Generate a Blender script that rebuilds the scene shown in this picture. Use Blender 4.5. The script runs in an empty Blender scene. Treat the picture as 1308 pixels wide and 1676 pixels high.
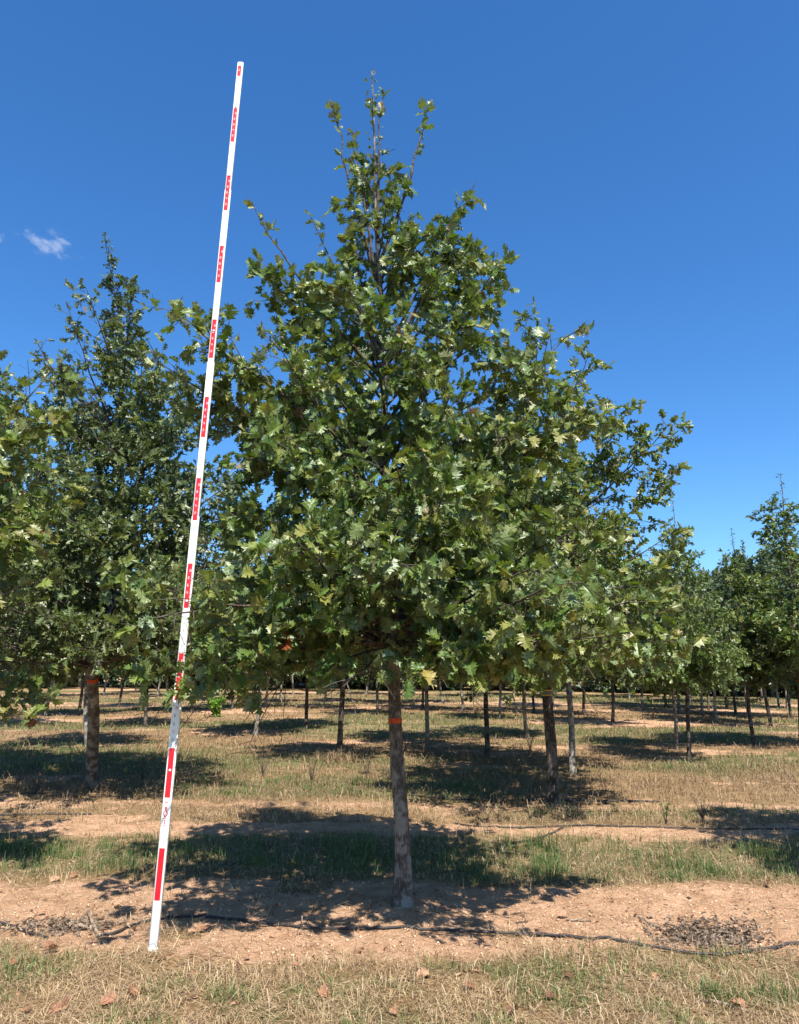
import bpy, math, random
import numpy as np
from math import radians, sin, cos, pi, atan2, tan
from mathutils import Vector

S = bpy.context.scene
COL = S.collection

# ------------------------------------------------------------------ camera
CAM_H, PITCH, F = 1.70, radians(12.32), 1200.0        # eye height, upward tilt, focal length in photo pixels
cd = bpy.data.cameras.new('camera'); cam = bpy.data.objects.new('camera', cd); COL.objects.link(cam)
cam.location = (0, 0, CAM_H); cam.rotation_euler = (pi / 2 + PITCH, 0, 0)
cd.sensor_fit = 'HORIZONTAL'; cd.sensor_width = 36; cd.lens = 36 * F / 1308
cd.clip_start = 0.05; cd.clip_end = 6000
S.camera = cam

# ------------------------------------------------------------------ sky and sun
SUN_EL, SUN_AZ = radians(56), radians(161)              # azimuth clockwise from +Y
w = bpy.data.worlds.new('World'); S.world = w; w.use_nodes = True
nt = w.node_tree; nt.nodes.clear()
out = nt.nodes.new('ShaderNodeOutputWorld'); bg = nt.nodes.new('ShaderNodeBackground')
sky = nt.nodes.new('ShaderNodeTexSky'); sky.sky_type = 'NISHITA'; sky.sun_disc = False
sky.sun_elevation = SUN_EL; sky.sun_rotation = SUN_AZ
sky.air_density = 1.0; sky.dust_density = 0.6; sky.ozone_density = 3.0; sky.altitude = 250
hs = nt.nodes.new('ShaderNodeHueSaturation'); hs.inputs['Saturation'].default_value = 1.24
hs.inputs['Hue'].default_value = 0.5
bg.inputs['Strength'].default_value = 0.089
tint = nt.nodes.new('ShaderNodeMix'); tint.data_type = 'RGBA'; tint.blend_type = 'MULTIPLY'; tint.inputs[0].default_value = 1.0; tint.inputs[7].default_value = (.80, 1.0, 1.16, 1)
nt.links.new(sky.outputs[0], hs.inputs['Color']); nt.links.new(hs.outputs[0], tint.inputs[6]); nt.links.new(tint.outputs[2], bg.inputs['Color'])
nt.links.new(bg.outputs[0], out.inputs['Surface'])
sl = bpy.data.lights.new('sun', 'SUN'); sl.energy = 5.0; sl.angle = radians(0.55); sl.color = (1.0, 0.955, 0.89)
so = bpy.data.objects.new('sun', sl); COL.objects.link(so)
sd = Vector((sin(SUN_AZ) * cos(SUN_EL), cos(SUN_AZ) * cos(SUN_EL), sin(SUN_EL)))
so.rotation_euler = (-sd).to_track_quat('-Z', 'Y').to_euler(); so.location = (4, -8, 20)
S.view_settings.view_transform = 'Standard'; S.view_settings.look = 'None'
S.view_settings.gamma = 1; S.view_settings.exposure = 1.08; S.view_settings.use_curve_mapping = False
S.cycles.max_bounces = 6; S.cycles.diffuse_bounces = 2; S.cycles.transmission_bounces = 3; S.cycles.transparent_max_bounces = 6
S.cycles.volume_step_rate = 1.0

# ------------------------------------------------------------------ helpers
def P(px, py, D):
    """world point seen at photo pixel (px, py) at ground distance D from the eye"""
    a = math.atan((838 - py) / F) + PITCH
    z = CAM_H + D * tan(a)
    depth = D * cos(PITCH) + (z - CAM_H) * sin(PITCH)
    return np.array([(px - 654) / F * depth, D, z])

def vnoise(x, y, seed=0):
    x = np.asarray(x, float); y = np.asarray(y, float)
    xi = np.floor(x).astype(np.int64); yi = np.floor(y).astype(np.int64)
    fx = x - xi; fy = y - yi; fx = fx * fx * (3 - 2 * fx); fy = fy * fy * (3 - 2 * fy)
    def h(a, b):
        n = (a * 374761393 + b * 668265263 + seed * 1442695041) & 0xffffffff
        n = ((n ^ (n >> 13)) * 1274126177) & 0xffffffff
        return ((n ^ (n >> 16)) & 0xffff) / 65535.0
    return (h(xi, yi) * (1 - fx) + h(xi + 1, yi) * fx) * (1 - fy) + (h(xi, yi + 1) * (1 - fx) + h(xi + 1, yi + 1) * fx) * fy

def fbm(x, y, seed=0, o=4):
    r = 0; a = 0.5; s = 0
    for i in range(o):
        r = r + a * vnoise(x * 2 ** i, y * 2 ** i, seed + i * 7); s += a; a *= 0.55
    return r / s

def sm(a, b, x):
    t = np.clip((np.asarray(x, float) - a) / (b - a), 0, 1); return t * t * (3 - 2 * t)

def ter0(x, y):
    """broad shape of the land"""
    x = np.asarray(x, float); y = np.asarray(y, float)
    left = 1 - sm(0, 26, x - 0.12 * y)
    z = 0.0155 * np.clip(y - 20, 0, 90) * left
    z = z + 27 * np.exp(-(((x - 125) / 62) ** 2 + ((y - 240) / 90) ** 2))
    z = z + 0.05 * (fbm(x * .35, y * .35, 3, 2) - .5) * sm(2, 8, y)
    return z

def band(v, a, b, e=.35):
    return sm(a - e, a + e, v) * (1 - sm(b - e, b + e, v))

def cover(x, y):
    """green-grass amount and bare-soil amount over the field"""
    x = np.asarray(x, float); y = np.asarray(y, float)
    v = y + 0.03 * x + 0.9 * (fbm(x * .6, y * .6, 11, 3) - .5)
    g = 0.95 * band(v, 6.75, 8.15) * (1 - .75 * sm(1.6, 3.2, x) * sm(.35, .6, fbm(x, y, 5, 2)))
    g = g + .55 * band(v, 9.35, 10.1) * sm(.2, 2.2, x) + .9 * band(v, 10.7, 12.4) * band(x, -3.6, 1.6, .8) + .5 * band(v, 2.6, 4.9, .25) * sm(.40, .58, fbm(x * 2.3, y * 2.3, 21, 3)) * 1.35
    g = g + .55 * band(x, 2.2, 4.4, .4) * band(v, 3.9, 4.9, .3)
    far = sm(12, 14, y)
    g = g + far * sm(.40, .56, fbm(x * .14, y * .42, 31, 3)) * .85
    s = band(v, 5.0, 6.55, .3) * (.75 + .35 * sm(-1.0, .5, x)) + .75 * band(v, 8.35, 9.0, .2) + .5 * band(v, 9.9, 10.5, .3)
    s = s * sm(.30, .5, fbm(x * 1.3 + 7, y * 1.3, 41, 3) + .12)
    s = s + far * .7 * sm(.55, .66, fbm(x * .15 + 9, y * .55, 51, 3))
    s = s + .8 * sm(.62, .75, fbm(x * .9, y * 1.4, 61, 3))
    return np.clip(g, 0, 1), np.clip(s, 0, 1)

def ter(x, y):
    x = np.asarray(x, float); y = np.asarray(y, float)
    z = ter0(x, y); near = 1 - sm(13, 20, y)
    g, s = cover(x, y)
    z = z + near * (0.05 * (fbm(x * 2.2, y * 2.2, 71, 3) - .5) + .022 * (fbm(x * 9, y * 9, 72, 4) - .5) * (.5 + 1.6 * s) + .012 * (fbm(x * 30, y * 30, 73, 2) - .5))
    # a shallow hollow full of litter, and the low mound round the foot of the nearest tree
    z = z - .07 * np.exp(-(((x - 2.06) / .40) ** 2 + ((y - 5.45) / .28) ** 2))
    z = z + .05 * np.exp(-((x - .02) ** 2 + (y - 5.87) ** 2) / .12)
    return z

def gp(px, py):
    """ground point under photo pixel"""
    a = math.atan((838 - py) / F) + PITCH
    lo, hi = 2.0, 120.0
    for _ in range(60):
        m = (lo + hi) / 2
        p = P(px, py, m)
        if p[2] > float(ter0(p[0], p[1])): lo = m
        else: hi = m
    p = P(px, py, lo); p[2] = float(ter(p[0], p[1])); return p

def mkmesh(name, V, groups, attrs=None, smooth=False, mats=()):
    """groups: list of (n,k) int arrays.  attrs: {name: per-face array or per-vertex array}"""
    V = np.asarray(V, np.float32); me = bpy.data.meshes.new(name)
    me.vertices.add(len(V)); me.vertices.foreach_set('co', V.ravel())
    loops = np.concatenate([g.ravel() for g in groups]).astype(np.int32)
    tot = np.concatenate([np.full(len(g), g.shape[1], np.int32) for g in groups])
    st = np.concatenate([[0], np.cumsum(tot)[:-1]]).astype(np.int32)
    me.loops.add(len(loops)); me.loops.foreach_set('vertex_index', loops)
    me.polygons.add(len(tot)); me.polygons.foreach_set('loop_start', st)
    try: me.polygons.foreach_set('loop_total', tot)
    except Exception: pass
    me.polygons.foreach_set('use_smooth', np.full(len(tot), smooth))
    me.update(calc_edges=True)
    for k, a in (attrs or {}).items():
        a = np.asarray(a, np.float32)
        dom = 'FACE' if len(a) == len(tot) and len(a) != len(V) else 'POINT'
        at = me.attributes.new(k, 'FLOAT', dom); at.data.foreach_set('value', a)
    for m in mats: me.materials.append(m)
    return me

def obj(name, me, parent=None, loc=(0, 0, 0)):
    o = bpy.data.objects.new(name, me); COL.objects.link(o); o.location = loc
    if parent: o.parent = parent
    return o

def tag(o, label=None, cat=None, group=None, kind=None):
    if label: o['label'] = label
    if cat: o['category'] = cat
    if group: o['group'] = group
    if kind: o['kind'] = kind
    return o

def norm(a):
    a = np.asarray(a, float); return a / (np.linalg.norm(a, axis=-1, keepdims=True) + 1e-9)

def frames(pts):
    pts = np.asarray(pts, float); t = np.gradient(pts, axis=0); t = norm(t)
    ref = np.array([0.0, 0, 1]) if abs(t[0][2]) < .8 else np.array([1.0, 0, 0])
    u = norm(np.cross(t, ref)); v = np.cross(t, u); return t, u, v

class MB:
    def __init__(s): s.V = []; s.Q = []; s.T = []; s.n = 0
    def tube(s, pts, rad, k=6, cap=False, jit=None, ell=1.0):
        pts = np.asarray(pts, float); rad = np.broadcast_to(np.asarray(rad, float), (len(pts),))
        t, u, v = frames(pts)
        a = np.arange(k) / k * 2 * pi
        R = rad[:, None] * np.ones((1, k))
        if jit is not None: R = R * jit
        V = pts[:, None] + (u[:, None] * np.cos(a)[None, :, None] + v[:, None] * np.sin(a)[None, :, None] * ell) * R[..., None]
        n = len(pts); s.V.append(V.reshape(-1, 3))
        i = np.arange(n - 1)[:, None] * k; j = np.arange(k)[None]; j2 = (j + 1) % k
        q = np.stack([i + j, i + j2, i + k + j2, i + k + j], -1).reshape(-1, 4) + s.n
        s.Q.append(q); s.n += n * k
        if cap:
            for ri, rev in ((0, 1), (n - 1, 0)):
                s.V.append(pts[ri:ri + 1]); c = s.n; b = s.n - n * k - (0 if ri == 0 else 1)
                b0 = c - n * k - (0 if not rev else 0)
                base = (c - n * k) if rev else (c - 1 - n * k + (n - 1) * k)
                jj = np.arange(k); tri = np.stack([np.full(k, c), base + (jj + 1) % k, base + jj], -1)
                if not rev: tri = tri[:, ::-1]
                s.T.append(tri); s.n += 1
        return s
    def quad(s, P4):
        s.V.append(np.asarray(P4, float)); s.Q.append(np.arange(4)[None] + s.n); s.n += 4
    def build(s, name, mat, smooth=True):
        g = []
        if s.Q: g.append(np.concatenate(s.Q))
        if s.T: g.append(np.concatenate(s.T))
        return mkmesh(name, np.concatenate(s.V), g, smooth=smooth, mats=(mat,))

# ------------------------------------------------------------------ materials
def mat(name):
    m = bpy.data.materials.new(name); m.use_nodes = True; n = m.node_tree
    return m, n, n.nodes['Principled BSDF'], n.nodes['Material Output']

def node(n, t, **kw):
    x = n.nodes.new(t)
    for k, v in kw.items():
        if k in x.inputs: x.inputs[k].default_value = v
        else: setattr(x, k, v)
    return x

def ramp(n, stops, src=None):
    r = n.nodes.new('ShaderNodeValToRGB'); e = r.color_ramp.elements
    while len(e) > 1: e.remove(e[-1])
    e[0].position = stops[0][0]; e[0].color = (*stops[0][1], 1)
    for p, c in stops[1:]:
        q = e.new(p); q.color = (*c, 1)
    if src is not None: n.links.new(src, r.inputs[0])
    return r

def mixc(n, fac, a, b, mode='MIX'):
    m = n.nodes.new('ShaderNodeMix'); m.data_type = 'RGBA'; m.blend_type = mode
    for sock, val in ((m.inputs[0], fac), (m.inputs[6], a), (m.inputs[7], b)):
        if hasattr(val, 'is_linked') or hasattr(val, 'links'): n.links.new(val, sock)
        elif isinstance(val, (int, float)): sock.default_value = val
        else: sock.default_value = (*val, 1)
    return m.outputs[2]

def leaf_mat(name, stops, trans=.25, rough=.42, spec=.5, tcol=(1.25, 1.35, .45), under=.45):
    m, n, b, o = mat(name)
    at = node(n, 'ShaderNodeAttribute', attribute_name='rnd')
    r = ramp(n, stops, at.outputs['Fac'])
    geo = n.nodes.new('ShaderNodeNewGeometry')
    pale = mixc(n, under, r.outputs[0], (.16, .20, .10))       # oak leaves are paler below
    side = mixc(n, geo.outputs['Backfacing'], r.outputs[0], pale)
    nz = node(n, 'ShaderNodeTexNoise', Scale=55.0, Detail=2.0)
    tc = n.nodes.new('ShaderNodeTexCoord'); n.links.new(tc.outputs['Object'], nz.inputs['Vector'])
    var = ramp(n, [(.3, (.72, .72, .72)), (.7, (1.2, 1.2, 1.2))], nz.outputs['Fac'])
    colr = mixc(n, 1.0, side, var.outputs[0], 'MULTIPLY')
    n.links.new(colr, b.inputs['Base Color'])
    b.inputs['Roughness'].default_value = rough; b.inputs['Specular IOR Level'].default_value = spec
    bp = node(n, 'ShaderNodeBump', Strength=.35, Distance=.01); n.links.new(nz.outputs['Fac'], bp.inputs['Height']); n.links.new(bp.outputs[0], b.inputs['Normal'])
    tr = n.nodes.new('ShaderNodeBsdfTranslucent'); t2 = mixc(n, 1.0, colr, tcol, 'MULTIPLY'); n.links.new(t2, tr.inputs['Color'])
    ms = n.nodes.new('ShaderNodeMixShader'); ms.inputs[0].default_value = trans
    n.links.new(b.outputs[0], ms.inputs[1]); n.links.new(tr.outputs[0], ms.inputs[2]); n.links.new(ms.outputs[0], o.inputs['Surface'])
    return m

G1, G2, G3 = (.026, .058, .014), (.080, .138, .026), (.145, .195, .040)
OLV, YEL, RUST = (.215, .215, .050), (.30, .25, .07), (.22, .055, .02)
M_LEAF = leaf_mat('oak_leaf', [(0, G1), (.24, G2), (.50, G3), (.74, OLV), (.965, (.16, .15, .045)), (.985, YEL), (.993, RUST), (1, RUST)])
M_LEAF2 = leaf_mat('oak_leaf_cool', [(0, (.034, .064, .024)), (.4, (.082, .116, .032)), (.8, (.142, .162, .048)), (.97, (.13, .14, .05)), (1, (.2, .13, .05))], rough=.40)
M_LEAF3 = leaf_mat('far_leaf', [(0, (.028, .058, .026)), (.5, (.050, .090, .034)), (1, (.085, .115, .045))], trans=.22, rough=.5)
M_PINE = leaf_mat('pine_needle', [(0, (.05, .085, .035)), (.6, (.095, .135, .055)), (1, (.16, .175, .08))], trans=.15, rough=.6)
M_FRESH = leaf_mat('fresh_leaf', [(0, (.10, .22, .02)), (1, (.22, .36, .04))], trans=.4, rough=.5, under=.1)
M_GRASS = leaf_mat('green_blade', [(0, (.055, .100, .026)), (.5, (.115, .165, .048)), (.8, (.22, .24, .085)), (1, (.38, .33, .15))], trans=.3, rough=.55, under=.0)
M_STRAW = leaf_mat('dry_blade', [(0, (.15, .09, .045)), (.35, (.33, .225, .12)), (.75, (.50, .365, .205)), (1, (.64, .52, .34))], trans=.25, rough=.65, tcol=(1.1, 1.0, .8), under=.0)
M_DEAD = leaf_mat('dead_leaf', [(0, (.10, .045, .028)), (.35, (.20, .09, .045)), (.7, (.32, .155, .08)), (1, (.42, .26, .15))], trans=.12, rough=.7, tcol=(1.2, .9, .6), under=.25)
M_LITTER = leaf_mat('grey_litter', [(0, (.06, .042, .030)), (.5, (.15, .105, .07)), (1, (.30, .22, .15))], trans=.05, rough=.8, tcol=(1, 1, 1), under=.0)

def bark_mat(name, dark, mid, pale, scale=1.0):
    m, n, b, o = mat(name)
    tc = n.nodes.new('ShaderNodeTexCoord')
    mp = node(n, 'ShaderNodeMapping'); mp.inputs['Scale'].default_value = (1, 1, .22); n.links.new(tc.outputs['Object'], mp.inputs[0])
    f = node(n, 'ShaderNodeTexNoise', Scale=85 * scale, Detail=5.0, Roughness=.7); n.links.new(mp.outputs[0], f.inputs['Vector'])
    c = node(n, 'ShaderNodeTexNoise', Scale=9 * scale, Detail=4.0, Roughness=.6); n.links.new(tc.outputs['Object'], c.inputs['Vector'])
    vz = node(n, 'ShaderNodeTexVoronoi', Scale=60 * scale); n.links.new(mp.outputs[0], vz.inputs['Vector'])
    r = ramp(n, [(.28, dark), (.52, mid), (.75, pale)], f.outputs['Fac'])
    p = ramp(n, [(.48, (0, 0, 0)), (.56, (1, 1, 1))], c.outputs['Fac'])
    dk = ramp(n, [(.34, (.62, .57, .52)), (.52, (1, 1, 1))], c.outputs['Fac'])
    lich = mixc(n, p.outputs[0], r.outputs[0], mixc(n, .5, r.outputs[0], pale))
    n.links.new(mixc(n, 1.0, lich, dk.outputs[0], 'MULTIPLY'), b.inputs['Base Color']); b.inputs['Roughness'].default_value = .88; b.inputs['Specular IOR Level'].default_value = .2
    add = n.nodes.new('ShaderNodeMath'); add.operation = 'ADD'; n.links.new(f.outputs['Fac'], add.inputs[0]); n.links.new(vz.outputs['Distance'], add.inputs[1])
    bp = node(n, 'ShaderNodeBump', Strength=.8, Distance=.012); n.links.new(add.outputs[0], bp.inputs['Height']); n.links.new(bp.outputs[0], b.inputs['Normal'])
    return m
M_BARK = bark_mat('oak_bark', (.034, .028, .023), (.118, .101, .083), (.33, .300, .255))
M_TWIG = bark_mat('twig_bark', (.035, .027, .02), (.085, .068, .052), (.19, .16, .13), 2.0)
M_BARK_D = bark_mat('dark_shaded_bark', (.018, .014, .011), (.062, .050, .040), (.20, .175, .145))  # darker bark tone, partly the shade on these trunks put into the colour
M_BARK_P = bark_mat('pale_bark', (.06, .05, .04), (.21, .18, .145), (.42, .39, .33))

def flat_mat(name, c, rough=.5, spec=.5, var=.12, sc=30):
    m, n, b, o = mat(name)
    nz = node(n, 'ShaderNodeTexNoise', Scale=float(sc), Detail=4.0); tc = n.nodes.new('ShaderNodeTexCoord'); n.links.new(tc.outputs['Object'], nz.inputs['Vector'])
    r = ramp(n, [(.3, tuple(x * (1 - var) for x in c)), (.7, tuple(min(1, x * (1 + var * .5)) for x in c))], nz.outputs['Fac'])
    n.links.new(r.outputs[0], b.inputs['Base Color']); b.inputs['Roughness'].default_value = rough; b.inputs['Specular IOR Level'].default_value = spec
    return m
M_WHITE = flat_mat('white_fibreglass', (.84, .86, .80), .35, .5, .06, 8)
M_RED = flat_mat('red_enamel', (.62, .012, .022), .35, .5, .08, 20)
M_PINK = flat_mat('printed_red', (.52, .07, .10), .5, .3, .05)
M_TICK = flat_mat('printed_black', (.16, .16, .18), .5, .3, .05)
M_STEEL = flat_mat('spring_button', (.62, .62, .62), .3, .6, .05)
M_HOSE = flat_mat('black_tube', (.032, .028, .027), .6, .35, .25, 40)
M_ORANGE = flat_mat('orange_paint', (.55, .085, .02), .7, .2, .45, 70)
M_YELLOW = flat_mat('yellow_tape', (.55, .38, .06), .6, .3, .3, 60)
M_BLUE = flat_mat('blue_tape', (.03, .06, .35), .6, .3, .2, 60)

# ground
def ground_mat():
    m, n, b, o = mat('field_soil')
    tc = n.nodes.new('ShaderNodeTexCoord'); V = tc.outputs['Object']
    ag = node(n, 'ShaderNodeAttribute', attribute_name='green'); asl = node(n, 'ShaderNodeAttribute', attribute_name='bare')
    def nz(s, d=6.0, r=.6, v=V):
        x = node(n, 'ShaderNodeTexNoise', Scale=float(s), Detail=float(d), Roughness=float(r)); n.links.new(v, x.inputs['Vector']); return x.outputs['Fac']
    soil = ramp(n, [(.30, (.34, .195, .108)), (.48, (.52, .310, .182)), (.62, (.62, .39, .24)), (.8, (.68, .49, .33))], nz(5, 9, .7))
    fine = ramp(n, [(.30, (.62, .60, .58)), (.5, (1, 1, 1)), (.72, (1.16, 1.14, 1.1))], nz(70, 6, .75))
    soil2 = mixc(n, 1.0, soil.outputs[0], fine.outputs[0], 'MULTIPLY')
    # matted dead grass: stretched fibres in two directions
    mp = node(n, 'ShaderNodeMapping'); mp.inputs['Scale'].default_value = (14, 70, 14); mp.inputs['Rotation'].default_value = (0, 0, .5); n.links.new(V, mp.inputs[0])
    mp2 = node(n, 'ShaderNodeMapping'); mp2.inputs['Scale'].default_value = (16, 75, 14); mp2.inputs['Rotation'].default_value = (0, 0, -.9); n.links.new(V, mp2.inputs[0])
    f1 = node(n, 'ShaderNodeTexNoise', Scale=1.6, Detail=5.0, Roughness=.75); n.links.new(mp.outputs[0], f1.inputs['Vector'])
    f2 = node(n, 'ShaderNodeTexNoise', Scale=1.6, Detail=5.0, Roughness=.75); n.links.new(mp2.outputs[0], f2.inputs['Vector'])
    fm = n.nodes.new('ShaderNodeMath'); fm.operation = 'MAXIMUM'; n.links.new(f1.outputs['Fac'], fm.inputs[0]); n.links.new(f2.outputs['Fac'], fm.inputs[1])
    thatch = ramp(n, [(.42, (.13, .085, .042)), (.54, (.31, .205, .105)), (.66, (.49, .355, .195)), (.8, (.62, .49, .31))], fm.outputs[0])
    big = ramp(n, [(.35, (.70, .66, .62)), (.65, (1.08, 1.03, .97))], nz(.7, 4, .6))
    th2 = mixc(n, 1.0, thatch.outputs[0], big.outputs[0], 'MULTIPLY')
    # break up the soil / thatch edge
    ad = n.nodes.new('ShaderNodeMath'); ad.operation = 'ADD'; n.links.new(asl.outputs['Fac'], ad.inputs[0])
    nn = nz(11, 8, .72); sb = n.nodes.new('ShaderNodeMath'); sb.operation = 'MULTIPLY_ADD'; n.links.new(nn, sb.inputs[0]); sb.inputs[1].default_value = 1.6; sb.inputs[2].default_value = -.80
    n.links.new(sb.outputs[0], ad.inputs[1])
    fs = ramp(n, [(.30, (0, 0, 0)), (.55, (1, 1, 1))], ad.outputs[0])
    base = mixc(n, fs.outputs[0], th2, soil2)
    gr = ramp(n, [(.35, (.055, .075, .026)), (.65, (.15, .155, .06))], nz(25, 5, .7))
    ml = n.nodes.new('ShaderNodeMath'); ml.operation = 'MULTIPLY'; n.links.new(ag.outputs['Fac'], ml.inputs[0]); ml.inputs[1].default_value = .75
    base = mixc(n, ml.outputs[0], base, gr.outputs[0])
    n.links.new(base, b.inputs['Base Color']); b.inputs['Roughness'].default_value = .95; b.inputs['Specular IOR Level'].default_value = .12
    ad2 = n.nodes.new('ShaderNodeMath'); ad2.operation = 'ADD'; n.links.new(nz(28, 9, .75), ad2.inputs[0]); n.links.new(fm.outputs[0], ad2.inputs[1])
    bp = node(n, 'ShaderNodeBump', Strength=.9, Distance=.03); vo = node(n, 'ShaderNodeTexVoronoi', Scale=13.0, feature='DISTANCE_TO_EDGE'); wv = node(n, 'ShaderNodeTexNoise', Scale=6.0, Detail=5.0); n.links.new(V, wv.inputs['Vector'])
    wm = mixc(n, .12, V, wv.outputs['Color']); n.links.new(wm, vo.inputs['Vector'])
    cr = ramp(n, [(0, (0, 0, 0)), (.06, (1, 1, 1))], vo.outputs['Distance']); cm = n.nodes.new('ShaderNodeMath'); cm.operation = 'MULTIPLY_ADD'; n.links.new(cr.outputs[0], cm.inputs[0]); cm.inputs[1].default_value = .35; n.links.new(ad2.outputs[0], cm.inputs[2])
    n.links.new(cm.outputs[0], bp.inputs['Height']); n.links.new(bp.outputs[0], b.inputs['Normal'])
    return m
M_GROUND = ground_mat()

# ------------------------------------------------------------------ ground sheet
def axis(a, b, fine, lo, hi, grow=1.07):
    c = list(np.arange(a, b + 1e-6, fine)); d = fine; x = b
    while x < hi: d *= grow; x += d; c.append(x)
    d = fine; x = a; L = []
    while x > lo: d *= grow; x -= d; L.append(x)
    return np.array(L[::-1] + c)
gx = axis(-3.9, 3.9, .028, -1500, 1500, 1.055); gy = axis(3.0, 8.5, .028, -60, 2600, 1.03)
X, Y = np.meshgrid(gx, gy); g_, s_ = cover(X, Y); Z = ter(X, Y)
V = np.stack([X, Y, Z], -1).reshape(-1, 3); nx, ny = len(gx), len(gy)
i = np.arange(ny - 1)[:, None] * nx + np.arange(nx - 1)[None]
Q = np.stack([i, i + 1, i + nx + 1, i + nx], -1).reshape(-1, 4)
go = obj('ground', mkmesh('ground', V, [Q], {'green': g_.ravel(), 'bare': s_.ravel()}, True, (M_GROUND,)))
tag(go, 'sandy orange nursery field with dry and green grass strips', 'ground', kind='structure')

# ------------------------------------------------------------------ leaves
def leaf_template(lod):
    if lod == 0:
        R = [(.035, .13), (.28, .15), (.18, .26), (.27, .38), (.06, .37), (.37, .43), (.26, .54), (.41, .68), (.065, .61), (.30, .76), (.19, .83), (.19, .98), (.045, .87)]
        M = [(0, .06), (0, .36), (0, .60), (0, .85), (0, 1.02)]
        V = M + R + [(-a, b) for a, b in R] + [(-.009, -.16), (.009, -.16), (.009, .08), (-.009, .08)]
        q = []; t = []; p5 = []
        for off, flip in ((5, 0), (18, 1)):
            s0, a1, n1, b1, s1, a2, n2, b2, s2, a3, n3, b3, s3 = range(off, off + 13)
            qq = [(0, s0, s1, 1), (1, s1, s2, 2), (2, s2, s3, 3)]
            pp = [(s0, a1, n1, b1, s1), (s1, a2, n2, b2, s2), (s2, a3, n3, b3, s3)]; p5 += [x[::-1] if flip else x for x in pp]
            tt = [(3, s3, 4)]
            q += [x[::-1] if flip else x for x in qq]; t += [x[::-1] if flip else x for x in tt]
        q.append((31, 32, 33, 34))
        gs = [np.array(q), np.array(t), np.array(p5)]
    elif lod == 1:
        R = [(.23, .24), (.08, .36), (.36, .54), (.08, .62), (.26, .84)]
        V = [(0, 0), (0, 1)] + R + [(-a, b) for a, b in R]
        gs = [np.array([(0, 2, 3, 4, 5, 6, 1), (1, 11, 10, 9, 8, 7, 0)])]
    else:
        V = [(0, 0), (.34, .40), (.12, .62), (0, 1), (-.12, .62), (-.34, .45)]
        gs = [np.array([(0, 1, 2, 3, 4, 5)])]
    return np.array(V, float), gs

def leaves_mesh(name, pos, dr, nrm, size, rnd, lod, m, rs):
    T, gs = leaf_template(lod); n = len(pos); k = len(T)
    dr = norm(dr); side = norm(np.cross(dr, nrm)); up = np.cross(side, dr)
    bend = rs.uniform(-.10, .50, n); fold = rs.uniform(.05, .95, n); tw = rs.normal(0, .45, n)
    tx, ty = T[:, 0][None], T[:, 1][None]
    wx = tx * rs.uniform(.85, 1.2, n)[:, None]
    zz = fold[:, None] * np.abs(wx) - bend[:, None] * ty ** 2 + tw[:, None] * wx * ty
    if lod == 0: zz = zz + .05 * np.sin(ty * 9 + rs.uniform(0, 6, n)[:, None]) * (np.abs(tx) > .1)
    P_ = pos[:, None] + size[:, None, None] * (side[:, None] * wx[..., None] + dr[:, None] * ty[..., None] + up[:, None] * zz[..., None])
    out = []; nf = []
    base = (np.arange(n) * k)
    for g in gs:
        out.append((g[None] + base[:, None, None]).reshape(-1, g.shape[1])); nf.append(len(g))
    fr = np.concatenate([np.repeat(rnd, q) for q in nf])
    return mkmesh(name, P_.reshape(-1, 3), out, {'rnd': fr}, False, (m,))

# ------------------------------------------------------------------ tree growing
def interp(h, prof): return float(np.interp(h, [p[0] for p in prof], [p[1] for p in prof]))

def bez(a, c, b, n):
    t = np.linspace(0, 1, n)[:, None]; return (1 - t) ** 2 * a + 2 * t * (1 - t) * c + t ** 2 * b

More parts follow.
